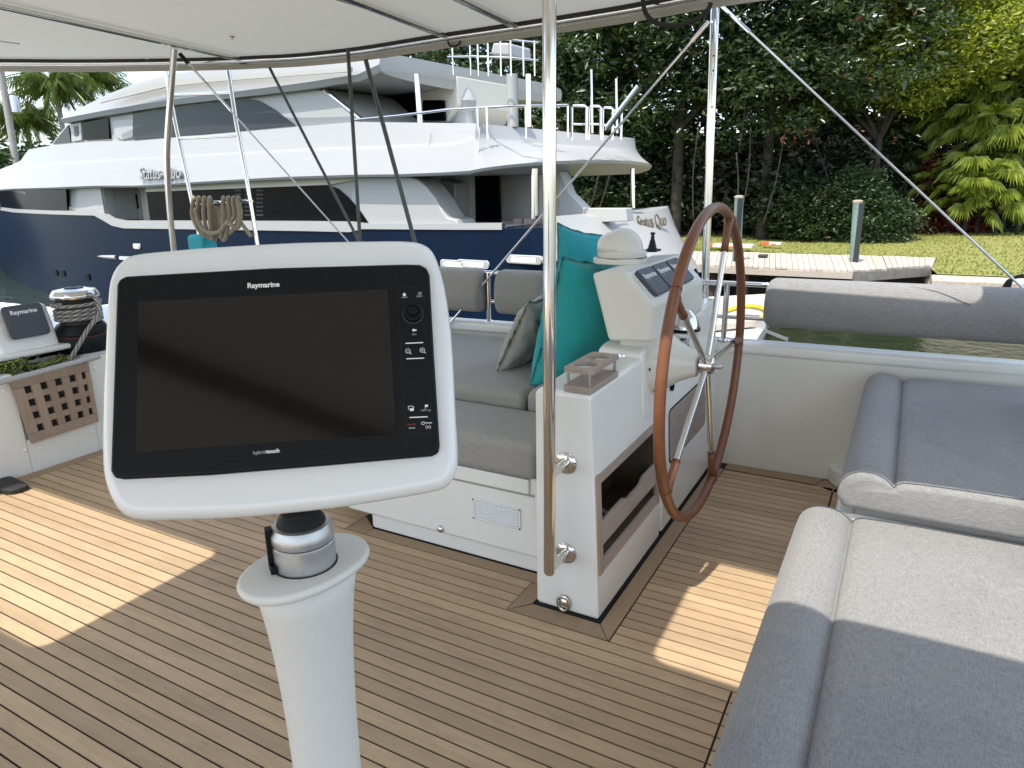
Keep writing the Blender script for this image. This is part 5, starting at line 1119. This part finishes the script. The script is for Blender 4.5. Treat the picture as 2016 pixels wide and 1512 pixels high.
# flybridge rails at the top right
yrail([(880, 78), (930, 76), (1000, 78), (1060, 84)], [(x, 80) for x in (890, 925, 940, 960, 985, 1005, 1030, 1052)], .6, .5, .022, .3)
yprism('flybridge_screen', [(970, 84), (1000, 84), (1002, 110), (965, 108)], ypaint, 1.2, 2, bevel=.04)
# main deck level
glass('window', [(-40, 374), (129, 373), (131, 414), (-40, 414)], yglass_dark, -.03, .02)
yprism('main_house_front', [(-160, 384), (0, 374), (197, 368), (208, 436), (196, 427), (185, 421), (0, 417), (-160, 404)], ypaint, .0, bevel=.01)
yprism('side_recess_wall', [(190, 366), (290, 366), (300, 440), (200, 440)], ycream, 1.1, bevel=.01)
f_ = glass('side_door', [(250, 436), (248, 376), (272, 375), (280, 437)], ypaint, 1.05, .04); glass('door_pane', [(262, 411), (261, 383), (269, 383), (273, 411)], yglass_dark, 1.02, .02, f_)
yprism('recess_edge', [(186, 368), (202, 368), (210, 434), (200, 430), (196, 425), (190, 420)], ypaint, .05, .35, bevel=.02)
yprism('saloon_wall', [(283, 360), (790, 346), (796, 448), (297, 446)], ypaint, .18, bevel=.02)
yprism('overhang_soffit', [(290, 366), (560, 352), (700, 349), (700, 354), (645, 364), (288, 378)], ycream, .10, .6, bevel=.005)
glass('window', [(288, 376), (420, 371), (645, 364), (664, 371), (684, 388), (704, 410), (724, 438), (500, 437), (296, 434)], yglass_dark, .15, .015)
yprism('window_sill', [(296, 436), (722, 440), (735, 436), (740, 452), (296, 449)], ypaint, .08, .4, bevel=.02)
for x in (462, 482, 505):
    for i in range(7):
        a, b = yp(x, 375+i*8, .14), yp(x+14, 375+i*8, .14); mk('window_louvre', box(a[0], b[0], .128, .14, a[1]-.02, a[1]+.02), yglass, yt)
# sweeping buttress
P_ = [(700, 347), (806, 347), (822, 353), (838, 366), (855, 388), (872, 417), (880, 428), (898, 432), (906, 448), (700, 449), (724, 439), (704, 410), (690, 395)]
yprism('buttress', P_, ypaint, .02, .6, bevel=.04)
yprism('aft_cabinet', [(820, 356), (862, 352), (895, 360), (897, 450), (830, 450)], ypaint, 1.4, bevel=.03)
yprism('aft_bulkhead', [(812, 345), (936, 338), (940, 450), (820, 450)], ycream, 1.9, bevel=.01)
glass('door', [(937, 450), (935, 343), (984, 341), (986, 450)], yglass_dark, 1.85, .0)
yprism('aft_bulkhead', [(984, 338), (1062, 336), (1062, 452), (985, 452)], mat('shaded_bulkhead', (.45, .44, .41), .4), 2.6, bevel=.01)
for (x, r, w_) in ((1052, .07, .6), (1245, .05, 3.6)):
    a, b = yp(x, 332, w_), yp(x+1 if x > 1200 else x, 430 if x < 1200 else 410, w_); mk('deck_post', tube([(a[0], w_, a[1]), (b[0], w_, b[1])], r, 12), steel, yt, smooth=True)
yprism('aft_deck', [(820, 446), (990, 450), (990, 466), (820, 462)], ycream, .1, bevel=.01)
yprism('aft_screen', [(1098, 338), (1103, 338), (1120, 380), (1150, 410), (1232, 410), (1235, 436), (1100, 440)], mat('aft_screen_grey', (.42, .42, .40), .4), 2.0, 2.3, bevel=.02)
for x in (1010, 1030): yprism('deck_chair', [(x, 452), (x, 430), (x+16, 430), (x+18, 452)], teak_grey, 1.4, 1.9, bevel=.02)
# ================================================================== DOCK, PILES, FLOATING PLATFORM
DZ = -.82
dkk = thing('wooden_dock', (-3, 24, DZ), 'weathered plank dock with a pointed dark-sided end beside the lawn', 'dock')
pt = lambda x, y: at(x, y, 2, DZ)
A1, A2 = pt(1180, 489), pt(1834, 506.5); B1, B2, B3 = pt(1160, 512), pt(1680, 533), pt(1831, 522)
npl = 64
for i in range(npl):
    t0, t1 = i/npl+.0006, (i+1)/npl-.0006
    def fr_(t): return A1.lerp(A2, t)
    def nr_(t):
        s = .78
        return B1.lerp(B2, t/s) if t < s else B2.lerp(B3, (t-s)/(1-s))
    a, b, c, d = fr_(t0), fr_(t1), nr_(t1), nr_(t0); dz_ = random.uniform(-.012, .015)
    V = [(p.x, p.y, DZ-.05+dz_) for p in (a, b, c, d)]+[(p.x, p.y, DZ+dz_) for p in (a, b, c, d)]
    mk('plank', fix((V, [(0, 1, 2, 3), (4, 5, 6, 7), (0, 1, 5, 4), (1, 2, 6, 5), (2, 3, 7, 6), (3, 0, 4, 7)])), wood_dock, dkk)
def beam(a, b, z0, z1, th, m, nm):
    d = (b-a).normalized(); s = Vector((-d.y, d.x, 0))*th/2; V = [(*(p+k*s).xy, z) for z in (z0, z1) for p, k in ((a, 1), (a, -1), (b, -1), (b, 1))]
    mk(nm, fix((V, [(0, 1, 2, 3), (4, 5, 6, 7), (0, 1, 5, 4), (1, 2, 6, 5), (2, 3, 7, 6), (3, 0, 4, 7)])), m, dkk)
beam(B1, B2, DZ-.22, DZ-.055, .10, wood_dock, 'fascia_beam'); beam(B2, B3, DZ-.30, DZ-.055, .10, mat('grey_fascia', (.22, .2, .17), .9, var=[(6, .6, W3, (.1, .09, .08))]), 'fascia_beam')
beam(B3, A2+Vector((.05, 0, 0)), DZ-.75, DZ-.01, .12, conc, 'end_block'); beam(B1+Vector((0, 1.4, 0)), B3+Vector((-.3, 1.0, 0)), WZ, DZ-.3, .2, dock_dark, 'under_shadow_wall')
for k in range(9):
    p = B1.lerp(B2, k/8)+Vector((0, .35, 0)); mk('dock_leg', tube([(p.x, p.y, WZ-.8), (p.x, p.y, DZ-.06)], .13, 10), dock_dark, dkk, smooth=True)
def pile(px0, py0, px1, py1, z1, label, r=None):
    b = at(px1, py1, 2, z1); b.y = max(b.y, 0); t = at(px0, py0, 1, b.y)
    o = thing('mooring_pile', (b.x, b.y, WZ), label, 'pile', 'mooring piles by the dock')
    R = r or .13
    mk('post', tube([(b.x, b.y, WZ-1), (t.x, t.y, t.z)], R, 20), pile_m, o, smooth=True)
    mk('cap', lathe((t.x, t.y, t.z), [(R*1.06, -.02), (R*1.06, .03), (R*.5, .05)], 20), conc, o, smooth=True)
    mk('black_strip', box(b.x-R*.95, b.x+R*.12, b.y-R-.03, b.y-R+.06, WZ, t.z-.04), pile_d, o, bevel=.01)
    return o
pile(1689, 397, 1685, 545, -1.25, 'green and black mooring pile standing at the dock edge in front of the lawn', .13)
pile(1455, 388, 1452, 545, -1.3, 'green mooring pile seen through the steering wheel rim', .13)
pile(1264, 392, 1262, 440, GZ+.3, 'short pale green pile behind the stern of the yacht', .14)
# floating platform near the wheel
fp = thing('floating_platform', (-3, 13, WZ), 'low beige floating platform with a yellow hose left of the bolster', 'platform')
zf = WZ+.45; c4 = [at(1392, 584, 2, zf), at(1512, 578, 2, zf), at(1510, 628, 2, zf), at(1388, 640, 2, zf)]
mk('deck_slab', prism([(p.x, p.y) for p in c4], 2, zf-.16, zf), wood_dock, fp, bevel=.03)
c5 = [at(1396, 646, 2, zf-.2), at(1510, 636, 2, zf-.2), at(1490, 668, 2, zf-.2), at(1396, 676, 2, zf-.2)]
mk('lower_slab', prism([(p.x, p.y) for p in c5], 2, WZ-.1, zf-.2), gel_cream, fp, bevel=.03)
q = at(1488, 632, 2, zf-.05); mk('grey_box', box(q.x-.35, q.x+.25, q.y-.1, q.y+.4, zf-.25, zf+.02), alu, fp, bevel=.02)
yel = mat('yellow_plastic', (.55, .50, .02), .5)
tag(mk('yellow_hose', tube(smoothpath([at(1430, 612, 2, zf+.05), at(1465, 603, 2, zf+.05), at(1500, 606, 2, zf+.08), at(1508, 618, 2, zf+.05), at(1495, 628, 2, zf+.04)], 6), .05, 10), yel, smooth=True), 'yellow hose lying across the beige floating platform', 'hose')
tag(mk('white_hull_bit', prism([(-6.6, 14.6), (-4.9, 14.2), (-4.6, 15.2), (-6.2, 16.0)], 2, WZ, WZ+.7), navy, bevel=.1, seg=3), 'dark blue rubber tender end between the post and the wheel', 'tender')
# gear lying on the dock
for (px, py, sx, sy, h, col, lab, cat) in ((1440, 487, 1.5, .5, .12, (.75, .73, .70), 'long white board with orange ends on the dock behind the wheel', 'board'), (1523, 482, .55, .3, .10, (.72, .70, .66), 'small white and orange box on the grass behind the dock', 'box'), (1502, 506, .28, .25, .08, (.03, .03, .03), 'small black fitting on the dock planks', 'fitting')):
    q = at(px, py, 2, DZ+.02 if py > 484 else GZ+.05)
    o = thing('dock_gear', (q.x, q.y, DZ), lab, cat)
    mk('body', box(q.x-sx/2, q.x+sx/2, q.y-sy/2, q.y+sy/2, q.z, q.z+h), mat('gear_'+cat, col, .6), o, bevel=.02)
    if col[0] > .5:
        org_ = mat('orange_paint', (.62, .12, .03), .6)
        mk('orange_end', box(q.x-sx/2-.15, q.x-sx/2+.12, q.y-sy/2-.02, q.y+sy/2+.02, q.z-.01, q.z+h+.01), org_, o, bevel=.01); mk('orange_stripe', box(q.x-sx*.15, q.x+sx*.2, q.y-sy/2-.012, q.y-sy/2+.02, q.z, q.z+h*.5), org_, o, bevel=.005)
# ================================================================== VEGETATION
def cloud_mesh(name, C_, size, m, parent=None, up=.5, aspect=.38, szv=.35, seed=1, droop=0.):
    R = np.random.default_rng(seed); N = len(C_)
    a = R.normal(size=(N, 3)); a[:, 2] = a[:, 2]*.55-droop; a /= np.linalg.norm(a, axis=1)[:, None]
    nn = R.normal(size=(N, 3))*.6; nn[:, 2] += up; b = np.cross(nn, a); b /= np.linalg.norm(b, axis=1)[:, None]+1e-9; c = np.cross(a, b)
    s = size*(1+szv*R.normal(size=N)).clip(.4, 1.8); L_ = a*s[:, None]; B_ = b*(s*aspect)[:, None]; k = c*(s*.12)[:, None]
    V = np.stack([C_-L_*.5, C_+B_*.5+k-L_*.05, C_+L_*.5, C_-B_*.5+k-L_*.05], 1).reshape(-1, 3)
    me = bpy.data.meshes.new(name); me.vertices.add(len(V)); me.vertices.foreach_set('co', V.ravel().astype(np.float32))
    idx = np.arange(N*4).reshape(-1, 4); F_ = np.concatenate([idx[:, [0, 1, 2]], idx[:, [0, 2, 3]]], 0)
    F_ = np.stack([idx[:, [0, 1, 2]], idx[:, [0, 2, 3]]], 1).reshape(-1, 3)
    me.loops.add(len(F_)*3); me.loops.foreach_set('vertex_index', F_.ravel().astype(np.int32)); me.polygons.add(len(F_)); me.polygons.foreach_set('loop_start', np.arange(0, len(F_)*3, 3, dtype=np.int32)); me.update(calc_edges=True)
    me.materials.append(m); o = bpy.data.objects.new(name, me); place(o, parent); return o
def blobs_pts(blobs, N, clump=.45, per=26, seed=1, shell=.16):
    R = np.random.default_rng(seed); B_ = np.array(blobs, float); wgt = (B_[:, 3]*B_[:, 4]*B_[:, 5])**.66; wgt /= wgt.sum(); K = max(1, N//per)
    i = R.choice(len(B_), K, p=wgt); d = R.normal(size=(K, 3)); d /= np.linalg.norm(d, axis=1)[:, None]; r = (1-np.abs(R.normal(0, shell, K))).clip(.2, 1.05)
    c = B_[i, :3]+d*B_[i, 3:]*r[:, None]; P_ = np.repeat(c, per, 0)+R.normal(size=(K*per, 3))*clump*np.array([1, 1, .6])
    return P_
def trunk(P_, r0_, r1_, n=10): P_ = smoothpath(P_, 5); m = len(P_); return tube(P_, [r0_+(r1_-r0_)*i/(m-1) for i in range(m)], n)
def tree(name, x, y, blobs, N, size, m, label, cat='tree', seed=1, grp=None, limbs=5, tr=.28, clump=.5, bk=None, aspect=.38, up=.5, per=26, droop=0., lean=0):
    z0 = gz(x, y)-.1; o = thing(name, (x, y, z0), label, cat, grp); rr = random.Random(seed)
    B_ = [(x+b[0], y+b[1], z0+b[2], b[3], b[4], b[5]) for b in blobs]
    top = max(b[2] for b in B_); parts = []
    hub = Vector((x+lean*.5, y, z0+(top-z0)*.42)); parts.append(trunk([(x, y, z0), (x+lean*.2+rr.uniform(-.2, .2), y, z0+(top-z0)*.2), hub], tr, tr*.75))
    for k in range(min(limbs, len(B_))):
        b = B_[k]; parts.append(trunk([hub-Vector((0, 0, .3)), hub.lerp(Vector(b[:3]), .5)+Vector((rr.uniform(-.5, .5), rr.uniform(-.5, .5), .3)), Vector(b[:3])+Vector((0, 0, b[5]*.3))], tr*.55, tr*.15, 7))
    mk('trunk', join(*parts), bk or bark, o, smooth='all')
    cloud_mesh('crown', blobs_pts(B_, N, clump, per, seed), size, m, o, up, aspect, seed=seed, droop=droop)
    return o
def PX2(px, Y): return at(px, 400, 1, Y).x
G1 = 'dark broadleaf trees behind the yacht and dock'
# the dark row
rr = random.Random(21)
def bl(spec): return spec
tree('ficus_tree', PX2(1010, 33), 33, [(-1, 0, 8, 4.2, 3, 3), (2, 0, 10.5, 4, 3, 3), (3, -1, 6.5, 3.5, 2.8, 3), (-3, 0, 5, 3.5, 3, 3.2), (0, 0, 3, 4.5, 2.5, 3)], 15000, .30, lf_dark, 'dark leafy tree glimpsed over and behind the aft decks of the yacht', seed=31, grp=G1, per=60, clump=.5, tr=.24)
tree('ficus_tree', PX2(1180, 33), 33, [(0, 0, 9, 4.5, 3, 3.2), (-3, 0, 11, 3.5, 3, 3), (3, -.5, 11.5, 3.5, 3, 3), (2.5, -1, 6.5, 3, 2.5, 2.6), (-2, -1, 6, 3, 2.5, 2.6), (0, 0, 2.6, 4.5, 2, 2.6)], 22000, .28, lf_dark, 'dark broadleaf tree just right of the tall grab rail, behind the yacht rails', seed=32, grp=G1, per=60, clump=.42, tr=.26)
tree('ficus_tree', PX2(1330, 32), 32, [(0, 0, 10, 4, 3, 3.4), (-2.5, -1, 7.6, 3, 2.5, 2.4), (3, 0, 8.2, 3.2, 2.6, 3), (2, -1, 12, 3.4, 3, 3), (0, .8, 5.0, 3.4, 2, 1.6)], 22000, .27, lf_dark, 'dark glossy leafed tree behind the aft bimini post with aerial roots', seed=33, grp=G1, per=60, clump=.40, tr=.28)
tree('ficus_tree', PX2(1500, 32), 32.5, [(0, 0, 10.5, 4, 3, 3.2), (-2.4, -1, 8, 2.6, 2.4, 2.4), (3.2, -.5, 7.8, 3.0, 2.6, 2.6), (.4, -1.2, 6.2, 2.4, 2, 1.8), (2, 0, 12.4, 3.2, 3, 2.8)], 24000, .26, lf_dark, 'large dark tree filling the middle above the steering wheel', seed=34, grp=G1, per=60, clump=.38, tr=.26)
tree('ficus_tree', PX2(1610, 36), 36, [(0, 0, 9.5, 3.4, 3, 3), (-2, -.5, 7, 2.6, 2.4, 2.2), (1.4, 0, 6, 2.6, 2.4, 2.2), (0, 1, 12.4, 3.4, 3, 2.6)], 20000, .26, lf_dark, 'dark tree left of the bright yellow-green one, behind the pile', seed=35, grp=G1, per=60, clump=.38, tr=.24)
# a deeper, darker wood behind keeps the gaps dark
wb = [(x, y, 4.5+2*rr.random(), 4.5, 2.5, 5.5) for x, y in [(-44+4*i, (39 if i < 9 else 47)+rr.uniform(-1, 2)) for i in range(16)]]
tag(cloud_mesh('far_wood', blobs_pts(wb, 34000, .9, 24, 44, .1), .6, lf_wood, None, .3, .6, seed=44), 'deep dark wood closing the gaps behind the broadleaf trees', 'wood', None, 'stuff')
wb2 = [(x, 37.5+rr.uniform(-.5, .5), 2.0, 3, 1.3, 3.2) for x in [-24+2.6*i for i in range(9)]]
tag(cloud_mesh('undergrowth', blobs_pts([(b[0], b[1]-2.2, b[2]-1.0, 2.2, 1.2, 2.9) for b in wb2]+[(x, 33.2, 1.4, 2.0, .9, 1.9) for x in np.arange(-19, -3.5, 2.2)], 42000, .5, 22, 45, .2), .3, lf_wood, None, .4, .45, seed=45), 'dark undergrowth beneath the broadleaf trees', 'undergrowth', None, 'stuff')  # near-black leaf colour stands in for the shade under the crowns
# slanting aerial roots and bare stems
ar = thing('aerial_roots', (PX2(1400, 31), 31, GZ), 'slanting bare brown stems standing in the shade below the dark trees', 'stems')
for (a, b, y, r) in (((1375, 250), (1365, 440), 30.5, .05), ((1450, 300), (1438, 450), 30.6, .06), ((1478, 250), (1452, 450), 30.4, .05), ((1468, 120), (1455, 300), 30.2, .04), ((1545, 260), (1500, 450), 30.8, .045), ((1205, 330), (1170, 440), 30, .06), ((1180, 335), (1150, 440), 30, .07), ((1340, 100), (1335, 210), 30.6, .04), ((1600, 260), (1640, 380), 32, .03)):
    A = at(*a, 1, y); B_ = at(*b, 1, y); mk('stem', tube(smoothpath([A, A.lerp(B_, .5)+Vector((rr.uniform(-.2, .2), 0, 0)), B_], 5), r*.5, 7), bark, ar, smooth='all')
# pale house glimpsed through the trees
hs_ = thing('house', (PX2(1640, 44), 44, 0), 'white house wall and roof edge glimpsed through the dark trees', 'house')
a, b = at(1535, 290, 1, 44), at(1745, 290, 1, 44)
mk('wall', box(a.x, b.x, 44, 50, -1, a.z-.1), ypaint, hs_); mk('roof', prism([(43.2, a.z-.1), (50.8, a.z-.1), (47, a.z+1.6)], 0, a.x-.5, b.x+.5), mat('terracotta_roof', (.26, .10, .06), .8), hs_)
for i in range(3): mk('window', box(a.x+.8+2*i, a.x+1.8+2*i, 43.97, 44.02, a.z-1.6, a.z-.5), yglass, hs_)
# shrubs
def shrub(px, Y, blobs, N, size, m, label, cat='shrub', seed=1, **k): return tree('shrub', PX2(px, Y), Y, blobs, N, size, m, label, cat, seed, limbs=3, tr=.06, **k)
shrub(1700, 32.5, [(0, 0, 1.0, 1.7, 1.2, 1.35), (.9, -.2, .8, 1.2, 1, 1.0), (-.3, 0, 2.1, 1.1, 1, .9)], 15000, .14, lf_mid, 'big rounded dark green bush behind the tall pile', seed=51, clump=.2)
shrub(1610, 32.8, [(0, 0, 1.1, 1.6, 1.2, 1.4), (-1.4, 0, 1.5, 1.3, 1, 1.4)], 9000, .18, lf_dark, 'dark bush under the trees left of the tall pile', seed=52, clump=.25)
shrub(1990, 38, [(0, 0, 1.2, 1.9, 1.4, 1.5), (-.8, 0, .9, 1.3, 1.1, 1.1), (1.6, 0, 1.6, 1.8, 1.2, 1.7)], 16000, .15, lf_mid, 'dense green hedge bush at the right edge behind the lawn', seed=53, clump=.2)
shrub(1850, 36.5, [(0, 0, 1.7, .8, .6, 1.3), (.5, 0, .9, .8, .6, .8), (-.3, 0, 2.6, .35, .4, .9)], 3600, .20, lf_red, 'tall red leaved croton shrub left of the fan palms', seed=54, clump=.16, per=14)
shrub(1910, 35.8, [(0, 0, .45, .75, .4, .45), (.4, 0, .7, .4, .4, .5)], 2400, .18, lf_red, 'low red croton shrub at the foot of the fan palms', seed=55, clump=.13, per=14)
shrub(1820, 35.6, [(0, 0, .3, .5, .4, .35)], 1100, .18, lf_red, 'smallest red croton at the lawn edge beside the dark bush', seed=56, clump=.12, per=14)
shrub(1800, 38, [(0, 0, 1.6, 1.6, 1.2, 1.8), (-1, 0, 3.4, 1.4, 1, 1.6)], 10000, .2, lf_mid, 'green shrubbery between the rounded bush and the crotons', seed=57, clump=.25)
# bright yellow-green trees
tree('schefflera_tree', PX2(1715, 34.5), 34.5, [(0, 0, 9.2, 2.0, 1.8, 1.8), (-1.9, 0, 7.4, 1.6, 1.5, 1.3), (1.0, -.5, 6.6, 1.8, 1.6, 1.5), (-2.4, 0, 5.9, 1.2, 1.2, .9), (1.9, 0, 10.2, 2.0, 2, 1.6), (3.0, 0, 7.6, 1.6, 1.6, 1.6)], 30000, .20, lf_yel, 'bright yellow-green tree between the dark trees and the palms', seed=61, clump=.33, tr=.2, aspect=.42)
tree('schefflera_tree', PX2(1990, 41), 41, [(0, 0, 9.5, 2.8, 2, 2.8), (-2.5, .5, 7.0, 2.4, 2, 2.2), (2, 0, 6, 2.5, 2, 2.5), (-2.8, 0, 11.6, 2.6, 2, 2.4)], 22000, .26, lf_yel, 'yellow-green tree at the top right corner behind the grey palm trunk', seed=62, clump=.38, tr=.2, aspect=.42)
# fan palms and feather palms
def fan_leaf(base, d, L_, nseg=22, spread=2.5, r=None):
    d = Vector(d).normalized(); side = d.cross(Vector((0, 0, 1))); side = side.normalized() if side.length > .05 else Vector((1, 0, 0)); up = side.cross(d).normalized(); V, Fa = [], []
    for k in range(nseg):
        a = spread*(k/(nseg-1)-.5)*2*.62; t = d*math.cos(a)+side*math.sin(a); l = L_*(.75+.25*math.cos(a))*r.uniform(.9, 1.08)
        w_ = side*math.cos(a)-d*math.sin(a); c1 = base+t*l*.55+up*.04*L_; c2 = base+t*l-Vector((0, 0, L_*r.uniform(.15, .42)))
        n = len(V); V += [base, c1-w_*l*.055, c2, c1+w_*l*.055]; Fa += [(n, n+1, n+2), (n, n+2, n+3)]
    return V, Fa
def fan_palm(x, y, h, nl, L_, seed, label, spread_z=1.0):
    r = random.Random(seed); z0 = gz(x, y)-.1; o = thing('fan_palm', (x, y, z0), label, 'palm', 'fan palms beside the lawn'); tp = Vector((x, y, z0+h)); G = []; S_ = []
    for i in range(nl):
        a = r.uniform(0, 6.283); e = r.uniform(-.5, 1.1); st_l = L_*r.uniform(.8, 1.5); d = Vector((math.cos(a)*math.cos(e), math.sin(a)*math.cos(e), math.sin(e))); s0 = tp-Vector((0, 0, r.uniform(0, h*.35*spread_z)))
        b = s0+d*st_l-Vector((0, 0, .1*st_l)); S_.append(tube([s0, s0.lerp(b, .5)+Vector((0, 0, .06)), b], .015, 5)); dd = (d-Vector((0, 0, .55))).normalized(); G.append(fan_leaf(b, dd, L_*r.uniform(.75, 1.1), r=r))
    for k, g in enumerate(G): mk('frond', g, lf_fan, o)
    mk('leaf_stalks', join(*S_), lf_palm, o); mk('trunk', trunk([(x, y, z0), (x+.05, y, z0+h*.5), tp], .1, .07), bark, o, smooth='all')
fan_palm(PX2(1885, 36.5), 36.5, 6.6, 46, 1.0, 71, 'tallest fan palm with bright drooping fronds left of the grey trunk')
fan_palm(PX2(1980, 36.0), 36.0, 6.0, 44, 1.0, 72, 'fan palm with bright fronds at the right edge of the photo')
fan_palm(PX2(1930, 35.4), 35.4, 3.9, 34, .9, 73, 'middle fan palm, lower and nearer between the two taller ones')
fan_palm(PX2(1840, 38), 38, 7.6, 36, 1.05, 75, 'fan palm standing highest beside the yellow-green tree')
fan_palm(PX2(2012, 35.2), 35.2, 7.6, 34, 1.0, 76, 'fan palm cut off by the right edge, below the grey trunk')
fan_palm(PX2(1905, 35.0), 35.0, 2.3, 22, .8, 77, 'low fan palm behind the low red croton, left of the middle one')
fan_palm(PX2(1962, 35.6), 35.6, 2.6, 24, .85, 78, 'low fan palm filling the gap under the two right hand palms')
fan_palm(PX2(1935, 37.2), 37.2, 8.6, 40, 1.05, 79, 'very tall fan palm directly in front of the grey palm trunk')
fan_palm(PX2(1870, 36.8), 36.8, 2.9, 22, .85, 74, 'low fan palm directly above the red crotons')
def frond(base, az_, e0, L_, drop, r, nl=26, ll=.6, hang=.5):
    V, Fa = [], []; P_ = []; hd = Vector((math.cos(az_), math.sin(az_), 0)); sd_ = Vector((-hd.y, hd.x, 0))
    for i in range(nl+1):
        t = i/nl; P_.append(base+hd*(L_*t*math.cos(e0*(1-t*.4)))+Vector((0, 0, L_*(math.sin(e0)*t-drop*t*t))))
    for i in range(2, nl):
        t = i/nl; c = P_[i]; tg = (P_[i+1]-P_[i]).normalized(); l = ll*(math.sin(math.pi*(t*.85+.12))**.6)*r.uniform(.85, 1.1)
        for s_ in (-1, 1):
            d = (sd_*s_*.8+tg*.55-Vector((0, 0, hang*r.uniform(.6, 1.3)))).normalized(); w_ = tg*.035*L_*.45; n = len(V)
            V += [c, c+d*l*.5+w_*.5, c+d*l-Vector((0, 0, l*hang*.4)), c+d*l*.5-w_*.5]; Fa += [(n, n+1, n+2), (n, n+2, n+3)]
    a, b = tube(P_[::4]+[P_[-1]], .012*L_, 4); return join((V, Fa), (a, b))
def feather_palm(x, y, h, nf, L_, seed, label, tr=.16, ll=.75, zb0=None, grp='feather palms', hang=.5):
    r = random.Random(seed); z0 = gz(x, y)-.2 if y > 22 else GZ; o = thing('feather_palm', (x, y, z0), label, 'palm', grp); tp = Vector((x, y, z0+h))
    for i in range(nf):
        a = i*2.4+r.uniform(-.3, .3); e = 1.15-1.35*(i/nf)+r.uniform(-.1, .1); mk('frond', frond(tp, a, e, L_*r.uniform(.85, 1.05), .45+.25*r.random(), r, ll=ll, hang=hang), lf_palm, o)
    mk('trunk', trunk([(x, y, z0), (x+.1, y, z0+h*.5), tp], tr, tr*.8), bark_g, o, smooth='all')
    return o
feather_palm(PX2(1945, 39), 39, 12.5, 16, 3.2, 81, 'tall palm whose pale grey trunk enters at the top right', .27)
feather_palm(PX2(1870, 37.5), 37.5, 8.6, 20, 2.6, 82, 'feathery palm with arching fronds behind the fan palms', .1, .6)
feather_palm(PX2(1775, 37.5), 37.5, 3.2, 14, 1.5, 83, 'small dark feathery palm left of the red croton', .07, .45)
def farxy(px, D): v = ray(px, 250); v.z = 0; v.normalize(); return v.x*D, v.y*D
for k, (px, py, D, L_, lab) in enumerate(((52, 232, 70, 3.1, 'feather palm nearest the utility pole, lowest crown over the yacht bow'), (122, 168, 66, 3.6, 'feather palm with the fullest crown above the yacht wheelhouse'), (190, 150, 68, 3.4, 'feather palm rightmost of those behind the yacht roof'))):
    x, y = farxy(px, D); v = ray(px, py); t = math.hypot(x, y)/math.hypot(v.x, v.y); zc = CAM.z+v.z*t
    feather_palm(x, y, zc-GZ, 34, L_, 90+k, lab, .22, 1.0, grp='feather palms behind the yacht bow', hang=.9)
x, y = farxy(5, 62); up_ = thing('utility_pole', (x, y, GZ), 'leaning weathered utility pole with a transformer at the left edge', 'pole')
v0_, v1_ = ray(-2, 120), ray(32, 320); D = 62; P0 = CAM+v0_*(D/math.hypot(v0_.x, v0_.y)); P1 = CAM+v1_*(D/math.hypot(v1_.x, v1_.y))
mk('pole', tube([P0, P1+(P1-P0)*.5], .22, 12), bark_g, up_, smooth=True)
v2_ = ray(29, 206); P2 = CAM+v2_*(D/math.hypot(v2_.x, v2_.y)); mk('transformer', lathe((P2.x, P2.y, P2.z-.55), [(.28, 0), (.32, .05), (.32, 1.0), (.28, 1.1), (.1, 1.15)], 16), alu, up_, smooth=True)
xs = [farxy(px, 64+4*(i % 2)) for i, px in enumerate(range(-60, 110, 12))]
tag(cloud_mesh('far_shrubs', blobs_pts([(x, y, 1.2+1.3*((i*7) % 3)/2, 2.4, 1.6, 2.6) for i, (x, y) in enumerate(xs)], 16000, .5, 20, 99, .2), .45, lf_mid, None, .5, .45, seed=99), 'far green shrubs behind the yacht bow', 'shrubs', None, 'stuff')
